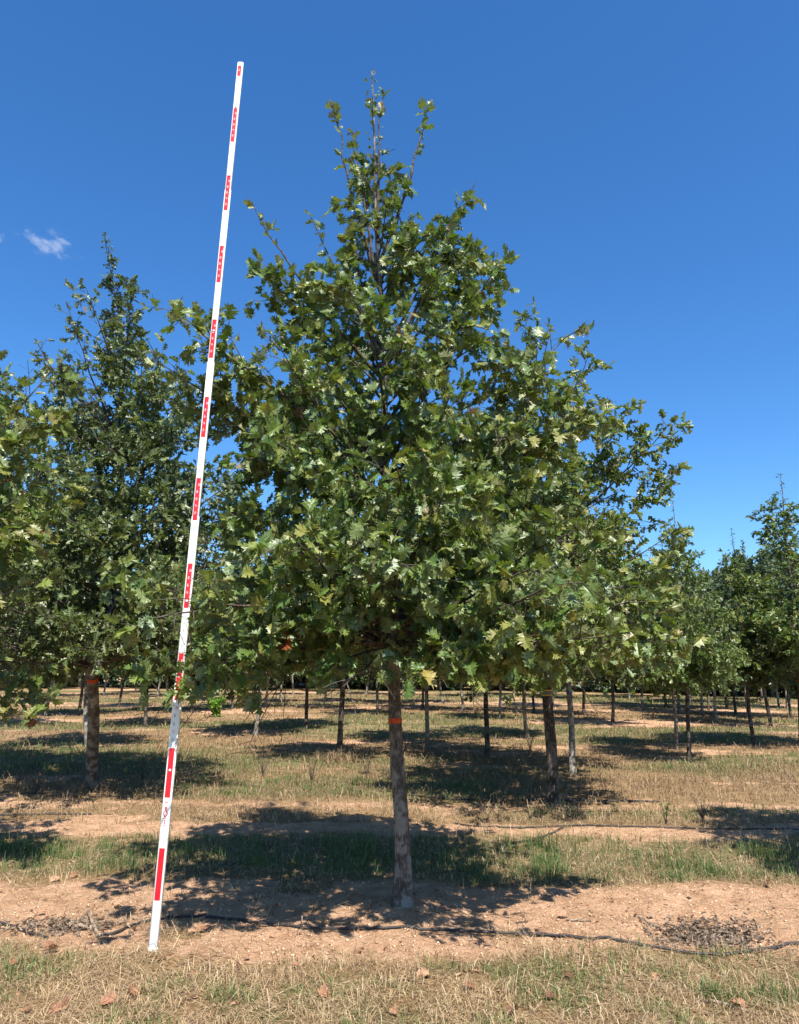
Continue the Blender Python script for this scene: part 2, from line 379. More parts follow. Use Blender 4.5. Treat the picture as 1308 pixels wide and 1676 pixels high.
def grow(seed, trunk, r0, r1, prof, nprim, leaf=.12, gap=.045, sgap=.13, specials=(), lod=1, keep=None, m_leaf=None, bare_top=.0, bark_k=16, olive=0.0, flare=1.45, min_h=1.7, tipleaf=5, lead=1, bark=None):
    """trunk: polyline from the foot to the tip of the leader.  Returns meshes for trunk, branches and leaves."""
    rs = np.random.RandomState(seed); trunk = np.asarray(trunk, float)
    H = trunk[-1][2] - trunk[0][2]; z0 = trunk[0][2]
    def tp(h):
        return np.array([np.interp(h + z0, trunk[:, 2], trunk[:, i]) for i in range(3)])
    # trunk mesh: rings close together low down where it is seen
    hs_ = np.concatenate([np.linspace(-.12, .25, 10), np.linspace(.3, 3, 40), np.linspace(3.1, H, 26)])
    pts = np.array([tp(max(h, 0)) + np.array([0, 0, min(h, 0)]) for h in hs_])
    pts[:, 0] += .012 * np.sin(hs_ * 3.1 + seed) * (hs_ > .1); pts[:, 1] += .012 * np.cos(hs_ * 2.3 + seed) * (hs_ > .1)
    rad = r0 + (r1 - r0) * np.clip(hs_ / 2.2, 0, 1)
    up = hs_ > 2.2; rad[up] = r1 * np.clip(1 - (hs_[up] - 2.2) / (H - 2.2), 0, 1) ** 1.25 * .9 + .005
    rad = rad * (1 + (flare - 1) * np.exp(-np.clip(hs_ + .12, 0, 9) / .15))
    a = np.arange(bark_k) / bark_k * 2 * pi
    jit = 1 + .05 * (vnoise(a[None] * 2.5 + seed * 3, hs_[:, None] * 3.0, 4) - .5) + .06 * (vnoise(a[None] * 4 + 0 * hs_[:, None], hs_[:, None] * 16, 5 + seed) - .5)
    jit[:, ] += .12 * np.exp(-np.clip(hs_ + .12, 0, 9) / .1)[:, None] * np.cos(a[None] * 4 + seed)
    T = MB(); T.tube(pts, rad, bark_k, jit=jit)
    B = MB(); LP = []; LD = []; LS = []; LB = []
    def put(p, d, s, tb=0.):
        LP.append(p); LD.append(d); LS.append(s); LB.append(tb)
    prim = []
    hmin, hmax = prof[0][0], prof[-1][0]
    for i in range(nprim):
        u = (i + rs.uniform(0, 1)) / nprim
        ht = hmin + (hmax - hmin) * u ** 1.25
        r = interp(ht, prof) * rs.uniform(.72, 1.03)
        az = i * 2.39996 + rs.normal(0, .25) + seed
        k = .22 + .95 * (ht - hmin) / (hmax - hmin) + rs.normal(0, .08)
        hb = max(min_h + rs.uniform(0, .35), min(ht - r * k, H * .93))
        s = tp(hb); e = tp(hb) * [1, 1, 0] + np.array([cos(az) * r, sin(az) * r, z0 + ht])
        prim.append((s, e, min(1, r / 1.0), False))
    for sp in specials: prim.append((tp(sp[0]), np.asarray(sp[1], float), 1.0, sp[2] if len(sp) > 2 else 0))
    for s, e, q, spc in prim:
        d = e - s; L = np.linalg.norm(d)
        if L < .15: continue
        hor = d * [1, 1, 0]
        c = s + hor * .5 + np.array([0, 0, d[2] * (.62 if d[2] > 0 else .2) + .04 * L]) + rs.normal(0, .05, 3) * L
        if spc: c = s + d * .5 + np.array([hor[0] * .1, hor[1] * .1, 0]) + rs.normal(0, .02, 3) * L
        n = max(5, int(L / .16)); pth = bez(s, c, e, n); pth[1:-1] += rs.normal(0, .008, (n - 2, 3))
        rb = .0055 + .0070 * min(L, 2.2)
        B.tube(pth, np.linspace(rb, .0035, n), 5)
        ax = norm(d); seg = np.linspace(0, 1, n)
        st = max(.14, .22 - .05 * L) if not spc else .30
        m = max(3, int(L * (1 - st) / sgap)); 
        for j in range(m):
            t = st + (1 - st) * (j + rs.uniform(.1, .9)) / m
            p = np.array([np.interp(t, seg, pth[:, k]) for k in range(3)])
            ti = min(n - 2, int(t * (n - 1))); loc = norm(pth[ti + 1] - pth[ti])
            rv = rs.normal(0, 1, 3); rv[2] *= .34; pr = norm(rv - loc * rv.dot(loc))
            if (spc == 2 and t > .55) or spc == 3:      # bare whip: a few single leaves only
                if rs.rand() < .95:
                    put(p, pr + loc * .5 + np.array([0, 0, -.2]), leaf * rs.uniform(.5, 1.0), .1)
                continue
            dd = norm(loc * rs.uniform(.5, 1.1) + pr * rs.uniform(.6, 1.1) + np.array([0, 0, .12]))
            l2 = min(.62, (.16 + .36 * (1 - t) * L) * rs.uniform(.7, 1.25)) * (.55 + .45 * q)
            q2 = p + dd * l2 + np.array([0, 0, -.10 * l2]); c2 = p + dd * l2 * .5 + np.array([0, 0, .06 * l2])
            n2 = 4; pp = bez(p, c2, q2, n2); B.tube(pp, np.linspace(.0048, .0022, n2), 3)
            ml = max(2, int(l2 / gap))
            for a_ in range(ml):
                tt = (a_ + rs.uniform(0, 1)) / ml
                x = p + (q2 - p) * tt; rr = norm(rs.normal(0, 1, 3))
                put(x, rr * .9 + dd * .55 + np.array([0, 0, -.30]), leaf * rs.uniform(.6, 1.12))
                if rs.rand() < .50:       # short spur shoot with its own leaves
                    l3 = rs.uniform(.06, .20); d3 = norm(rr + dd * .6); y3 = x + d3 * l3
                    B.tube([x, (x + y3) / 2 + [0, 0, .004], y3], .0018, 3)
                    for _ in range(2 + int(l3 / .07)):
                        put(x + (y3 - x) * rs.uniform(.5, 1), norm(rs.normal(0, 1, 3)) * .8 + d3 * .6 + np.array([0, 0, -.3]), leaf * rs.uniform(.6, 1.1))
            for _ in range(tipleaf - 1):
                put(q2, norm(rs.normal(0, 1, 3)) * .8 + dd * .8 + np.array([0, 0, -.25]), leaf * rs.uniform(.7, 1.15))
        for _ in range(tipleaf + (7 if spc >= 2 else 1)):
            put(e - ax * rs.uniform(0, .34 if spc >= 2 else .01), norm(rs.normal(0, 1, 3)) * .9 + ax * .7, leaf * rs.uniform(.55, 1.0))
    # leader leaves
    for h in np.arange(H * .76, H, .022 / lead):
        if rs.rand() < .85:
            r3 = norm(rs.normal(0, 1, 3)); put(tp(h) + r3 * rs.uniform(0, .06), r3 + np.array([0, 0, .1]), leaf * rs.uniform(.4, .9) * (1 - .35 * (h / H - .76) / .24))
    for h in (.80, .84, .88, .92) + ((.78, .82, .86, .90, .94, .96) if lead > 1 else ()):            # short shoots off the leader
        r3 = norm(rs.normal(0, 1, 3) * [1, 1, .2] + [0, 0, .6]); l3 = rs.uniform(.15, .3) * (1.2 - h) / .3; a3 = tp(h * H); B.tube([a3, a3 + r3 * l3 * .5, a3 + r3 * l3], .003, 3)
        for _ in range(6 * lead): put(a3 + r3 * l3 * rs.uniform(.3, 1), norm(rs.normal(0, 1, 3)) + r3 * .5, leaf * rs.uniform(.4, .8))
    for _ in range(5): put(tp(H), norm(rs.normal(0, 1, 3)) + np.array([0, 0, .5]), leaf * .35)
    pos = np.array(LP); dr = np.array(LD); size = np.array(LS)
    if keep is not None:
        kk = keep(pos, rs); pos, dr, size = pos[kk], dr[kk], size[kk]
    # foliage stands in tiers and sprays with holes between them
    q3 = fbm(pos[:, 0] * 2.3 + pos[:, 2] * 1.1 + seed, pos[:, 1] * 2.3 - pos[:, 2] * 2.6, seed + 3, 2)
    hh = (pos[:, 2] - z0) / H
    kk = rs.rand(len(pos)) < np.clip(sm(.30, .52, q3) + .14 + (hh > .9) * .8, 0, 1) * (1 - .22 * sm(.70, .82, hh) * (hh < .93) * (lod == 0))
    pos, dr, size = pos[kk], dr[kk], size[kk]; size = size * rs.choice([.72, 1.0, 1.18], len(size), p=[.3, .45, .25])
    hh_ = (pos[:, 2] - z0) / H
    n = len(pos); nr = rs.normal(0, .70, (n, 3)) + np.array([0, 0, .62])
    # leaf colour runs lighter and more olive towards the outside of the crown
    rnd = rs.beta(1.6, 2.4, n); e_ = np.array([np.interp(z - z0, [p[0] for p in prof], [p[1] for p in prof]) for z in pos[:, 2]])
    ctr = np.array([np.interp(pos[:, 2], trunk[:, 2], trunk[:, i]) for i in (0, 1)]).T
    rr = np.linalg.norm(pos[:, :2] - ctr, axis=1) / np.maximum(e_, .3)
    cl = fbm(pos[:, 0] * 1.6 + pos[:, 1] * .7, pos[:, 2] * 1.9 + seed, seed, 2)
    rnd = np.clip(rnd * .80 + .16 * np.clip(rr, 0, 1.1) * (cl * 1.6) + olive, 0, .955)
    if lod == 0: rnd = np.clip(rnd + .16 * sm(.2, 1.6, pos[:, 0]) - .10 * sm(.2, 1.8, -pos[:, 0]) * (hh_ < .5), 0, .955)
    rare = rs.rand(n); rnd[rare > .990] = .985; rnd[rare > .9975] = 1.0
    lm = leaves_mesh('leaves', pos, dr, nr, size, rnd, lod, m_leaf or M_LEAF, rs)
    tme = T.build('trunk', bark or M_BARK); tme['ring'] = bark_k
    return tme, B.build('branches', M_TWIG), lm, n

def make_tree(foot, meshes, label, group='oaks in the nursery rows', cat='tree', name='oak_tree', rz=0., sc=1., sz=None, lean=(0, 0)):
    r = bpy.data.objects.new(name, None); COL.objects.link(r); r.location = foot
    r.rotation_euler = (lean[1], lean[0], rz); r.scale = (sc, sc, sz or sc); r.empty_display_size = .3
    tag(r, label, cat, group)
    for nm, me in zip(('trunk', 'branches', 'leaves'), meshes): obj(nm, me, r)
    return r

def ring(parent, z, m, w=.05, name='paint_band'):
    """band of paint or tape lying on the bark of this tree's own trunk"""
    me = [c for c in parent.children if c.name.startswith('trunk')][0].data
    k = me['ring']; co = np.empty(len(me.vertices) * 3, np.float32); me.vertices.foreach_get('co', co); co = co.reshape(-1, k, 3).astype(float)
    zc = co[:, :, 2].mean(1); out = []
    for h in np.linspace(z - w / 2, z + w / 2, 4):
        q = np.array([[np.interp(h, zc, co[:, j, i]) for i in range(3)] for j in range(k)]); c = q.mean(0)
        out.append(c + (q - c) * (1 + .0035 / np.linalg.norm(q - c, axis=1, keepdims=True)))
    V = np.concatenate(out); i = np.arange(3)[:, None] * k; j = np.arange(k)[None]; j2 = (j + 1) % k
    Q = np.stack([i + j, i + j2, i + k + j2, i + k + j], -1).reshape(-1, 4)
    return obj(name, mkmesh(name, V, [Q], smooth=True, mats=(m,)), parent)

# ---------- the nearest oak
foot = gp(658, 1492)
top = P(610, 117, 5.75) - foot
tr = [(0, 0, 0), (-.012, .0, .6), (-.035, .01, 1.2), (-.06, .01, 1.8), (-.10, .0, 2.6), (-.14, 0, 3.6), (-.17, 0, 4.8), (top[0] + .01, -.05, 6.2), (top[0], top[1], top[2])]
def loc_(px, py, D): return P(px, py, D) - foot
prof = [(1.78, 2.05), (1.95, 2.22), (2.3, 2.2), (2.8, 1.85), (3.3, 1.62), (3.9, 1.38), (4.4, 1.05), (4.8, .84), (5.3, .46), (5.8, .22), (6.2, .12)]
spec = [(3.4, loc_(283, 505, 5.0), 1), (3.3, loc_(255, 590, 5.1), 1), (3.0, loc_(300, 640, 5.3), 1), (4.1, loc_(413, 332, 5.75), 2), (4.3, loc_(508, 352, 5.9), 2), (4.9, loc_(545, 170, 5.8), 3), (5.2, loc_(700, 168, 5.9), 3),
        (4.2, loc_(778, 297, 5.8), 2), (4.3, loc_(745, 350, 5.7), 1), (3.9, loc_(455, 470, 5.6), 1), (4.9, loc_(578, 215, 5.8), 3), (5.4, loc_(628, 150, 5.8), 3), (5.0, loc_(668, 285, 5.8), 3), (3.7, loc_(808, 445, 5.7), 1), (3.0, loc_(925, 552, 5.6), 1), (2.7, loc_(975, 660, 5.5), 1), (2.6, loc_(900, 610, 5.3), 1),
        (1.95, loc_(195, 945, 4.95), 1), (1.85, loc_(240, 1140, 4.75), 1), (1.9, loc_(330, 1085, 4.6), 1), (1.85, loc_(560, 1125, 4.4), 1), (1.9, loc_(1105, 1050, 5.2), 1), (1.95, loc_(1060, 985, 5.0), 1), (2.0, loc_(870, 930, 4.2), 1),
        (2.0, loc_(480, 880, 4.1), 1), (2.1, loc_(640, 905, 4.0), 1), (1.9, loc_(780, 1110, 4.5), 1), (2.2, loc_(735, 800, 4.3), 1), (2.1, loc_(410, 1060, 4.5), 1), (2.0, loc_(960, 1075, 4.9), 1), (2.9, loc_(430, 700, 4.9), 1), (2.6, loc_(560, 740, 4.6), 1)]
def keep_main(pos, rs):
    wp = pos + foot
    dep = wp[:, 1] * cos(PITCH) + (wp[:, 2] - CAM_H) * sin(PITCH)
    u = 654 + wp[:, 0] / dep * F; v = 838 - ((wp[:, 2] - CAM_H) * cos(PITCH) - wp[:, 1] * sin(PITCH)) / dep * F
    pu = 250 + (394 - 250) * (1555 - v) / 1452
    front = (wp[:, 1] < 5.12) & (np.abs(u - pu) < 26)
    cover_ = ((v > 505) & (v < 560)) | ((v > 880) & (v < 925)) | ((v > 1090) & (v < 1150)) | ((v > 680) & (v < 705))
    bad = front & (~cover_ | (rs.rand(len(pos)) < .05))
    # the low part of the pole stands in full sun, and so does the ground left of it
    sx, sy, sz_ = sd
    t_ = (wp[:, 1] - 5.03) / sy; hz = wp[:, 2] - t_ * sz_; hx = wp[:, 0] - t_ * sx
    bad |= (np.abs(hx + 1.53) < .15) & (hz < 1.25) & (t_ > 0) & (rs.rand(len(pos)) < .93)
    t2 = wp[:, 2] / sz_; qx = wp[:, 0] - t2 * sx; qy = wp[:, 1] - t2 * sy
    bad |= (qx < -1.42 - .33 * (qy - 5.0)) & (rs.rand(len(pos)) < .55) & ~((v > 890) & (v < 985) & (u < 330)) & ~((v > 1085) & (u < 330))
    bad |= (qx > .12) & (qy < 6.05) & (rs.rand(len(pos)) < .6)
    bad |= (qx > .75) & (qy > 6.3) & (u < 1000) & (rs.rand(len(pos)) < .5)
    low = np.where(u < 340, 1158, np.where(u < 420, 1130, 1106)) + 14 * np.sin(u * .05)
    bad |= v > low
    return ~bad
mt = grow(7, tr, .060, .043, prof, 62, leaf=.110, gap=.031, sgap=.112, specials=spec, lod=0, keep=keep_main, bark_k=28, flare=1.9)
print('main leaves', mt[3])
t0 = make_tree(foot, mt[:3], 'nearest oak with broad pointed crown and orange band on bare trunk', rz=0)
ring(t0, 1.30, M_ORANGE, .038)

# ---------- other oaks, each at its own foot
def simple_trunk(H, seed, lean=0.):
    rs = np.random.RandomState(seed); z = np.array([0, .8, 1.6, 2.6, 3.8, 5, H]); z = z[z <= H]
    x = np.cumsum(rs.normal(0, .02, len(z))); y = np.cumsum(rs.normal(0, .02, len(z))); x[0] = y[0] = 0
    return np.stack([x, y, z], -1)
def pf(H, R, b=1.85):
    c = H - b
    return [(b, R * .85), (b + .10 * c, R), (b + .25 * c, R * .98), (b + .42 * c, R * .78), (b + .58 * c, R * .52), (b + .72 * c, R * .33), (b + .86 * c, R * .16)]

# neighbour left, just outside the frame, reaching in with its branches
LF = [0, 0, 0]
fA = np.array([-4.55, 6.15, 0.]); fA[2] = ter(fA[0], fA[1])
def la(px, py, D): return P(px, py, D) - fA
spA = [(2.6, la(88, 600, 6.3), 1), (2.5, la(60, 680, 6.0), 1), (2.2, la(75, 770, 5.8), 1), (2.0, la(60, 880, 5.8), 1), (1.9, la(30, 960, 5.8), 1), (1.9, la(62, 1150, 6.6), 1), (1.8, la(30, 1180, 6.4), 1), (1.85, la(15, 1120, 6.5), 1), (2.1, la(85, 830, 6.2), 1), (2.2, la(40, 730, 6.2), 1)]
def keep_A(pos, rs):
    wp = pos + fA; dep = wp[:, 1] * cos(PITCH) + (wp[:, 2] - CAM_H) * sin(PITCH); u = 654 + wp[:, 0] / dep * F; v = 838 - ((wp[:, 2] - CAM_H) * cos(PITCH) - wp[:, 1] * sin(PITCH)) / dep * F
    return (v < 1172 + 10 * np.sin(u * .2)) & ~((v > 975) & (v < 1105) & (rs.rand(len(pos)) < .88)) & ~((v > 1105) & (rs.rand(len(pos)) < .35)) & ~((v > 1105) & (u > 82)) & ~((v < 590) & (rs.rand(len(pos)) < .9))
mA = grow(12, simple_trunk(6.6, 3), .075, .055, [(1.6, 1.5), (2.0, 1.75), (2.8, 1.7), (3.6, 1.45), (4.4, 1.05), (5.2, .6), (6.0, .3)], 44, leaf=.135, specials=spA, lod=0, gap=.042, keep=keep_A)
make_tree(fA, mA[:3], 'oak reaching in from the left edge with large close leaves')
# neighbour right, outside the frame: only its shade shows at the right edge
fB = np.array([5.45, 5.9, 0.]); fB[2] = ter(fB[0], fB[1])

# tree left of the measuring pole: tall slim leader
fL = gp(152, 1291)
def ll(px, py, D): return P(px, py, D) - fL
topL = ll(172, 385, 10.5)
qL = ll(151, 1100, 10.5)
trL = [(0, 0, 0), tuple(qL), (qL[0] + .05, 0, 3.5), (topL[0] * .45, 0, 5.4), (topL[0] * .8, 0, topL[2] * .84), tuple(topL)]
mL = grow(23, trL, .088, .068, [(1.85, 1.7), (2.3, 2.3), (3.2, 2.45), (4.2, 2.3), (5.2, 1.85), (6.0, 1.3), (6.6, .85), (7.2, .5), (7.6, .3), (8.0, .2)], 104, lead=3,  leaf=.125, gap=.040, olive=.10, specials=[(5.6, ll(215, 478, 10.4), 1), (5.4, ll(110, 500, 10.4), 1), (5.2, ll(235, 585, 10.3), 1), (4.8, ll(60, 560, 10.2), 1), (4.4, ll(300, 640, 10), 1), (6.4, ll(140, 470, 10.4), 1)], lod=1, m_leaf=M_LEAF2, bark_k=20)
tL = make_tree(fL, mL[:3], 'tall oak left of the measuring pole with orange paint on its trunk')
ring(tL, 1.60, M_ORANGE, .045)

# tree right of the nearest one
fR = gp(907, 1319)
def lr(px, py, D): return P(px, py, D) - fR
qR = lr(894, 1100, fR[1])
trR = [(0, 0, 0), (qR[0] * .5, 0, .8), (qR[0], .0, 1.7), (qR[0] - .05, 0, 2.7), (qR[0] - .12, 0, 3.8), (qR[0] - .16, 0, 5.0), (qR[0] - .18, 0, 6.3)]
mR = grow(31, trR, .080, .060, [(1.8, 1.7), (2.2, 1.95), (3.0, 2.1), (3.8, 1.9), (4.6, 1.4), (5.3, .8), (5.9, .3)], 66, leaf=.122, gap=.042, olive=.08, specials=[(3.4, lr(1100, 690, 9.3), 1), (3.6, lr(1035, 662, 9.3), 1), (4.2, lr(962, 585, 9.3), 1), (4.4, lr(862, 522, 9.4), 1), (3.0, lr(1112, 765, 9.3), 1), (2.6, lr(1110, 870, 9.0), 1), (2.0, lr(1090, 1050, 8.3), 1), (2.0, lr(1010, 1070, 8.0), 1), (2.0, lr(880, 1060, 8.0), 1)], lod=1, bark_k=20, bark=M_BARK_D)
tR = make_tree(fR, mR[:3], 'oak with yellow and black taped trunk, right of the nearest oak')
ring(tR, 1.40, M_YELLOW, .018, 'tape_band'); ring(tR, 1.46, M_YELLOW, .02, 'tape_band'); ring(tR, 1.43, M_TICK, .022, 'tape_band')

VAR = []
for k, (sd_, R) in enumerate(((101, 2.0), (102, 1.85), (103, 2.1))):
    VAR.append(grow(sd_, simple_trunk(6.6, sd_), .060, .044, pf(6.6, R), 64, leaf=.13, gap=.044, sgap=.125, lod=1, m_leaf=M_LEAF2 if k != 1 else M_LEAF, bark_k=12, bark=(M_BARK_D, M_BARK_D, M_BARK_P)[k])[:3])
FARV = []
for k, (sd_, R) in enumerate(((201, 2.0), (202, 1.9))):
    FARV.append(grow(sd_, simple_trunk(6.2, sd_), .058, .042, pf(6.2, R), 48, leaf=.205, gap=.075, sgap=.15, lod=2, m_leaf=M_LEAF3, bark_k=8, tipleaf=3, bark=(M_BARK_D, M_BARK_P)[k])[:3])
make_tree(fB, VAR[2], 'oak standing at the right edge of the near row', rz=1.0, sc=1.0)

# (foot x, foot y, x of the trunk at photo y 1110, height, variant, label)
TAB = [
 (-45, 1275, -42, 7.9, 0, 'oak at the left edge with twiggy top behind the large close leaves'),
 (555, 1244, 552, 6.6, 1, 'oak with pale-foot trunk between the measuring pole and the nearest trunk'),
 (938, 1266, 931, 6.2, 2, 'oak with blue tape just behind the yellow-taped oak'),
 (797, 1241, 791, 6.0, 0, 'oak with thin dark trunk midway between nearest and yellow-taped oaks'),
 (1128, 1248, 1118, 5.2, 1, 'dark straight-trunked oak, nearer of the crossing pair on the right'),
 (1107, 1226, 1097, 5.1, 2, 'oak with pale peeling trunk beside the dark straight one'),
 (1234, 1219, 1222, 5.2, 0, 'slim dark-trunked oak second in from the right edge'),
 (1312, 1222, 1299, 6.5, 1, 'oak with orange paint and tall twiggy top at the right edge'),
 (699, 1216, 695, 6.0, 2, 'oak with slim dark trunk just right of the nearest trunk'),
 (418, 1205, 418, 6.2, 2, 'oak with pale slim trunk just right of the bright green sprout'),
 (238, 1190, 236, 6.2, 1, 'oak with pale-foot trunk showing just left of the measuring pole'),
 (143, 1222, 142, 6.6, 2, 'oak with pale trunk hidden close behind the tall left oak'),
 (129, 1171, 130, 6.2, 0, 'oak with slim dark trunk left of the tall left oak'),
 (502, 1193, 501, 6.1, 1, 'oak with very slim trunk left of the pale-foot oak'),
 (863, 1207, 857, 5.8, 2, 'oak with thin bare grey trunk left of the yellow-taped oak'),
 (1003, 1187, 998, 6.1, 0, 'oak with straight slim trunk alone in the right middle'),
]
FARL = ['distant pale-foot oak left of the nearest trunk, beyond the dry clump', 'distant oak right beside the pale slim trunk, farther back', 'distant oak just right of the pale-foot oak', 'distant oak with short trunk right of the small dark sapling', 'distant pale trunk touching the slim dark trunk by the nearest oak', 'distant oak between the thin dark trunk and the thin bare grey trunk', 'distant oak with pale stout trunk beside the yellow-taped trunk', None, 'distant oak between the blue-taped oak and the lone straight slim trunk', 'distant oak between the crossing pair of trunks on the right', 'distant dark-trunked oak just left of the slim second oak from the right edge', 'distant thin-trunked oak between the last two nearer oaks at the right', 'distant dark trunk against the orange-painted oak at the right edge']
FAR = [(618, 1170), (435, 1158), (562, 1149), (724, 1151), (692, 1161), (819, 1177), (874, 1167), (841, 1138), (956, 1171), (1112, 1166), (1204, 1170), (1247, 1147), (1296, 1176),
       (1030, 1143), (987, 1131), (50, 1150), (222, 1134), (258, 1141), (314, 1166), (10, 1190), (345, 1146), (660, 1139), (780, 1140), (905, 1139), (1075, 1141), (1160, 1150), (90, 1140), (170, 1138), (400, 1138), (480, 1137), (540, 1132), (600, 1136), (1190, 1160), (1275, 1158), (1130, 1152), (530, 1160), (650, 1152), (758, 1165), (905, 1158), (1052, 1158), (380, 1160), (275, 1165), (195, 1158), (75, 1172), (1222, 1152), (1150, 1170), (930, 1144), (460, 1150), (15, 1152), (1172, 1182), (1262, 1188), (1225, 1176), (1160, 1162), (1290, 1160), (1090, 1158)]
def plant(bx, by, tx, Hh, mesh, label, k, group, base_h):
    f = gp(bx, by); dep = f[1]
    q = P(tx, 1110, dep); lean = (q[0] - f[0]) / max(q[2] - f[2], .8)
    return make_tree(f, mesh, label, group, rz=k * 1.7 + .3, sc=(Hh / base_h) ** .6, sz=Hh / base_h, lean=(float(np.clip(lean, -.08, .08)), 0)), f
feet = []
for k, (bx, by, tx, Hh, v, lab) in enumerate(TAB):
    r, f = plant(bx, by, tx, Hh, VAR[v], lab, k, 'oaks in the nursery rows', 6.6); feet.append(f)
    if bx == 1312:
        q = P(1268, 785, f[1]); r.rotation_euler[1] = math.atan2(q[0] - f[0], q[2] - f[2]); r.rotation_euler[2] = 0
    w_ = {1128: .72, 1107: .72, 1234: .78, 1312: 1.2}.get(bx)
    if w_: r.scale[0] = r.scale[1] = w_
    if 'orange paint and tall' in lab: ring(r, 1.5, M_ORANGE, .06)
    if 'blue tape' in lab: ring(r, 1.42, M_BLUE, .03, 'tape_band')
rr = random.Random(5)
for k, (bx, by) in enumerate(FAR):
    plant(bx, by, bx - 3 + rr.uniform(-2, 3), rr.uniform(5.4, 6.3), FARV[k % 2], (FARL[k] if k < len(FARL) else None) or 'small distant oak in the farthest nursery rows, one of many alike', k, 'distant oaks in the far nursery rows', 6.2)

# ---------- wood edge behind the field and on the hill
def bush_mesh(seed, H, R, n, leaf, m, conic=False):
    rs = np.random.RandomState(seed); nb = 34
    pos = []; dr = []
    for c in range(nb):
        h = H * (.12 + .85 * (c + rs.rand()) / nb); a = rs.uniform(0, 2 * pi)
        rad = R * (np.sin(min(1, (h / H) * 1.05) * pi) ** .6 if not conic else (1.05 - h / H) ** .7) * rs.uniform(.35, .95)
        ce = np.array([cos(a) * rad, sin(a) * rad, h]); cr = R * rs.uniform(.22, .42)
        k = n // nb; d = norm(rs.normal(0, 1, (k, 3))); p = ce + d * cr * (rs.rand(k, 1) ** .4) * [1, 1, .7]
        pos.append(p); dr.append(d + [0, 0, .2])
    pos = np.concatenate(pos); dr = np.concatenate(dr); n = len(pos)
    lm = leaves_mesh('leaves', pos, dr, rs.normal(0, .7, (n, 3)) + [0, 0, .6], leaf * rs.uniform(.6, 1.3, n), rs.rand(n), 2, m, rs)
    T = MB(); T.tube([(0, 0, -.3), (0, 0, H * .4), (.1, 0, H * .92)], [.035 * H, .022 * H, .006 * H], 8)
    B = MB()
    for c in range(10):
        a = c * 2.4; h = H * rs.uniform(.25, .7); B.tube([(0, 0, h), (cos(a) * R * .35, sin(a) * R * .35, h + .12 * H), (cos(a) * R * .7, sin(a) * R * .7, h + .17 * H)], [.012 * H, .008 * H, .003 * H], 4)
    return T.build('trunk', M_BARK), B.build('branches', M_TWIG), lm
EDGE = [bush_mesh(301 + k, 5.2, 2.6, 2600, .42, M_LEAF3) for k in range(2)]
k = 0
for row, (d0, d1, h0) in enumerate(((58, 47, 5.6), (66, 54, 7.2))):
    for px in range(-60, 1420, 52):
        t = (px) / 1308; D = d0 + (d1 - d0) * t + rr.uniform(-2, 2); x = (px + rr.uniform(-15, 15) - 654) / F * D * 1.0
        hh = h0 * rr.uniform(.8, 1.15); f = (x, D, float(ter(x, D)) - .1)
        make_tree(f, EDGE[k % 2], 'dark bushy tree in the hedge row closing the field', 'trees of the hedge behind the field', name='hedge_tree', rz=k * 1.3, sc=hh / 5.2, sz=hh / 5.2)
        k += 1
PINE = [bush_mesh(401 + k, 15, 4.0, 2600, .85, M_PINE, k == 1) for k in range(2)]
sky_px = [1096, 1112, 1130, 1143, 1160, 1178, 1192, 1206, 1221, 1240, 1262, 1285, 1306]
for k, px in enumerate(sky_px):
    D = 215 + rr.uniform(-18, 18); x = (px - 654) / F * D * .995; h = 15 * rr.uniform(.72, 1.0)
    make_tree((x, D, float(ter0(x, D)) - .5), PINE[k % 2], ('leftmost tree on the crest of the wooded hill' if k == 0 else 'rightmost tree on the crest of the wooded hill' if k == 12 else 'hill crest tree, %s from the left along the wooded skyline' % ['', 'second', 'third', 'fourth', 'fifth', 'sixth', 'seventh', 'eighth', 'ninth', 'tenth', 'eleventh', 'twelfth'][k]), 'trees on the crest of the hill', name='hill_tree', rz=k, sc=h / 15)
rs = np.random.RandomState(9); pos = []; dr = []; sz = []
for c in range(900):
    y = rs.uniform(85, 330); x = y * rs.uniform(.22, .85); R = rs.uniform(2.2, 4.2); h = rs.uniform(7, 12); z = float(ter0(x, y)); k = 60
    d = norm(rs.normal(0, 1, (k, 3))); d[:, 2] = np.abs(d[:, 2]) * 1.0 - .25
    pos.append(np.array([x, y, z + h * .62]) + d * [R, R, h * .42] * rs.uniform(.7, 1.08, (k, 1))); dr.append(d + rs.normal(0, .5, (k, 3))); sz.append(rs.uniform(.7, 1.7, k))
pos = np.concatenate(pos); dr = np.concatenate(dr); sz = np.concatenate(sz); n = len(pos)
fo = obj('woodland', leaves_mesh('woodland', pos, dr, rs.normal(0, .7, (n, 3)) + [0, -.2, .6], sz, rs.rand(n), 2, M_PINE, rs))
tag(fo, 'dense green woodland covering the hill behind the field', 'woodland', kind='stuff')

# ------------------------------------------------------------------ measuring pole
pf0 = P(250, 1556, 5.03); pf0[2] = float(ter(pf0[0], pf0[1])) - .01
pft = P(394, 103, 5.03)
Lp = float(np.linalg.norm(pft - pf0)); ax = norm(pft - pf0)
root = bpy.data.objects.new('measuring_pole', None); COL.objects.link(root); root.location = pf0
root.rotation_euler = Vector(ax).to_track_quat('Z', 'Y').to_euler()
root.rotation_euler = (math.atan2(-ax[1], ax[2]), math.asin(ax[0]), 0)
tag(root, 'tall white telescoping measuring pole with red bands standing left of the nearest oak', 'measuring pole')
NS = 5; FT = .3048
secs = [(0, 5.35), (5.35, 9.1), (9.1, 12.9), (12.9, 17.6), (17.6, Lp / FT)]
W = [.0290, .0268, .0258, .0248, .0238]      # half widths of the flattened oval sections
def oval(hw, hd, k=28, e=4.0):
    a = np.arange(k) / k * 2 * pi; c, s = np.cos(a), np.sin(a)
    return np.stack([np.sign(c) * np.abs(c) ** (2 / e) * hw, np.sign(s) * np.abs(s) ** (2 / e) * hd], -1)
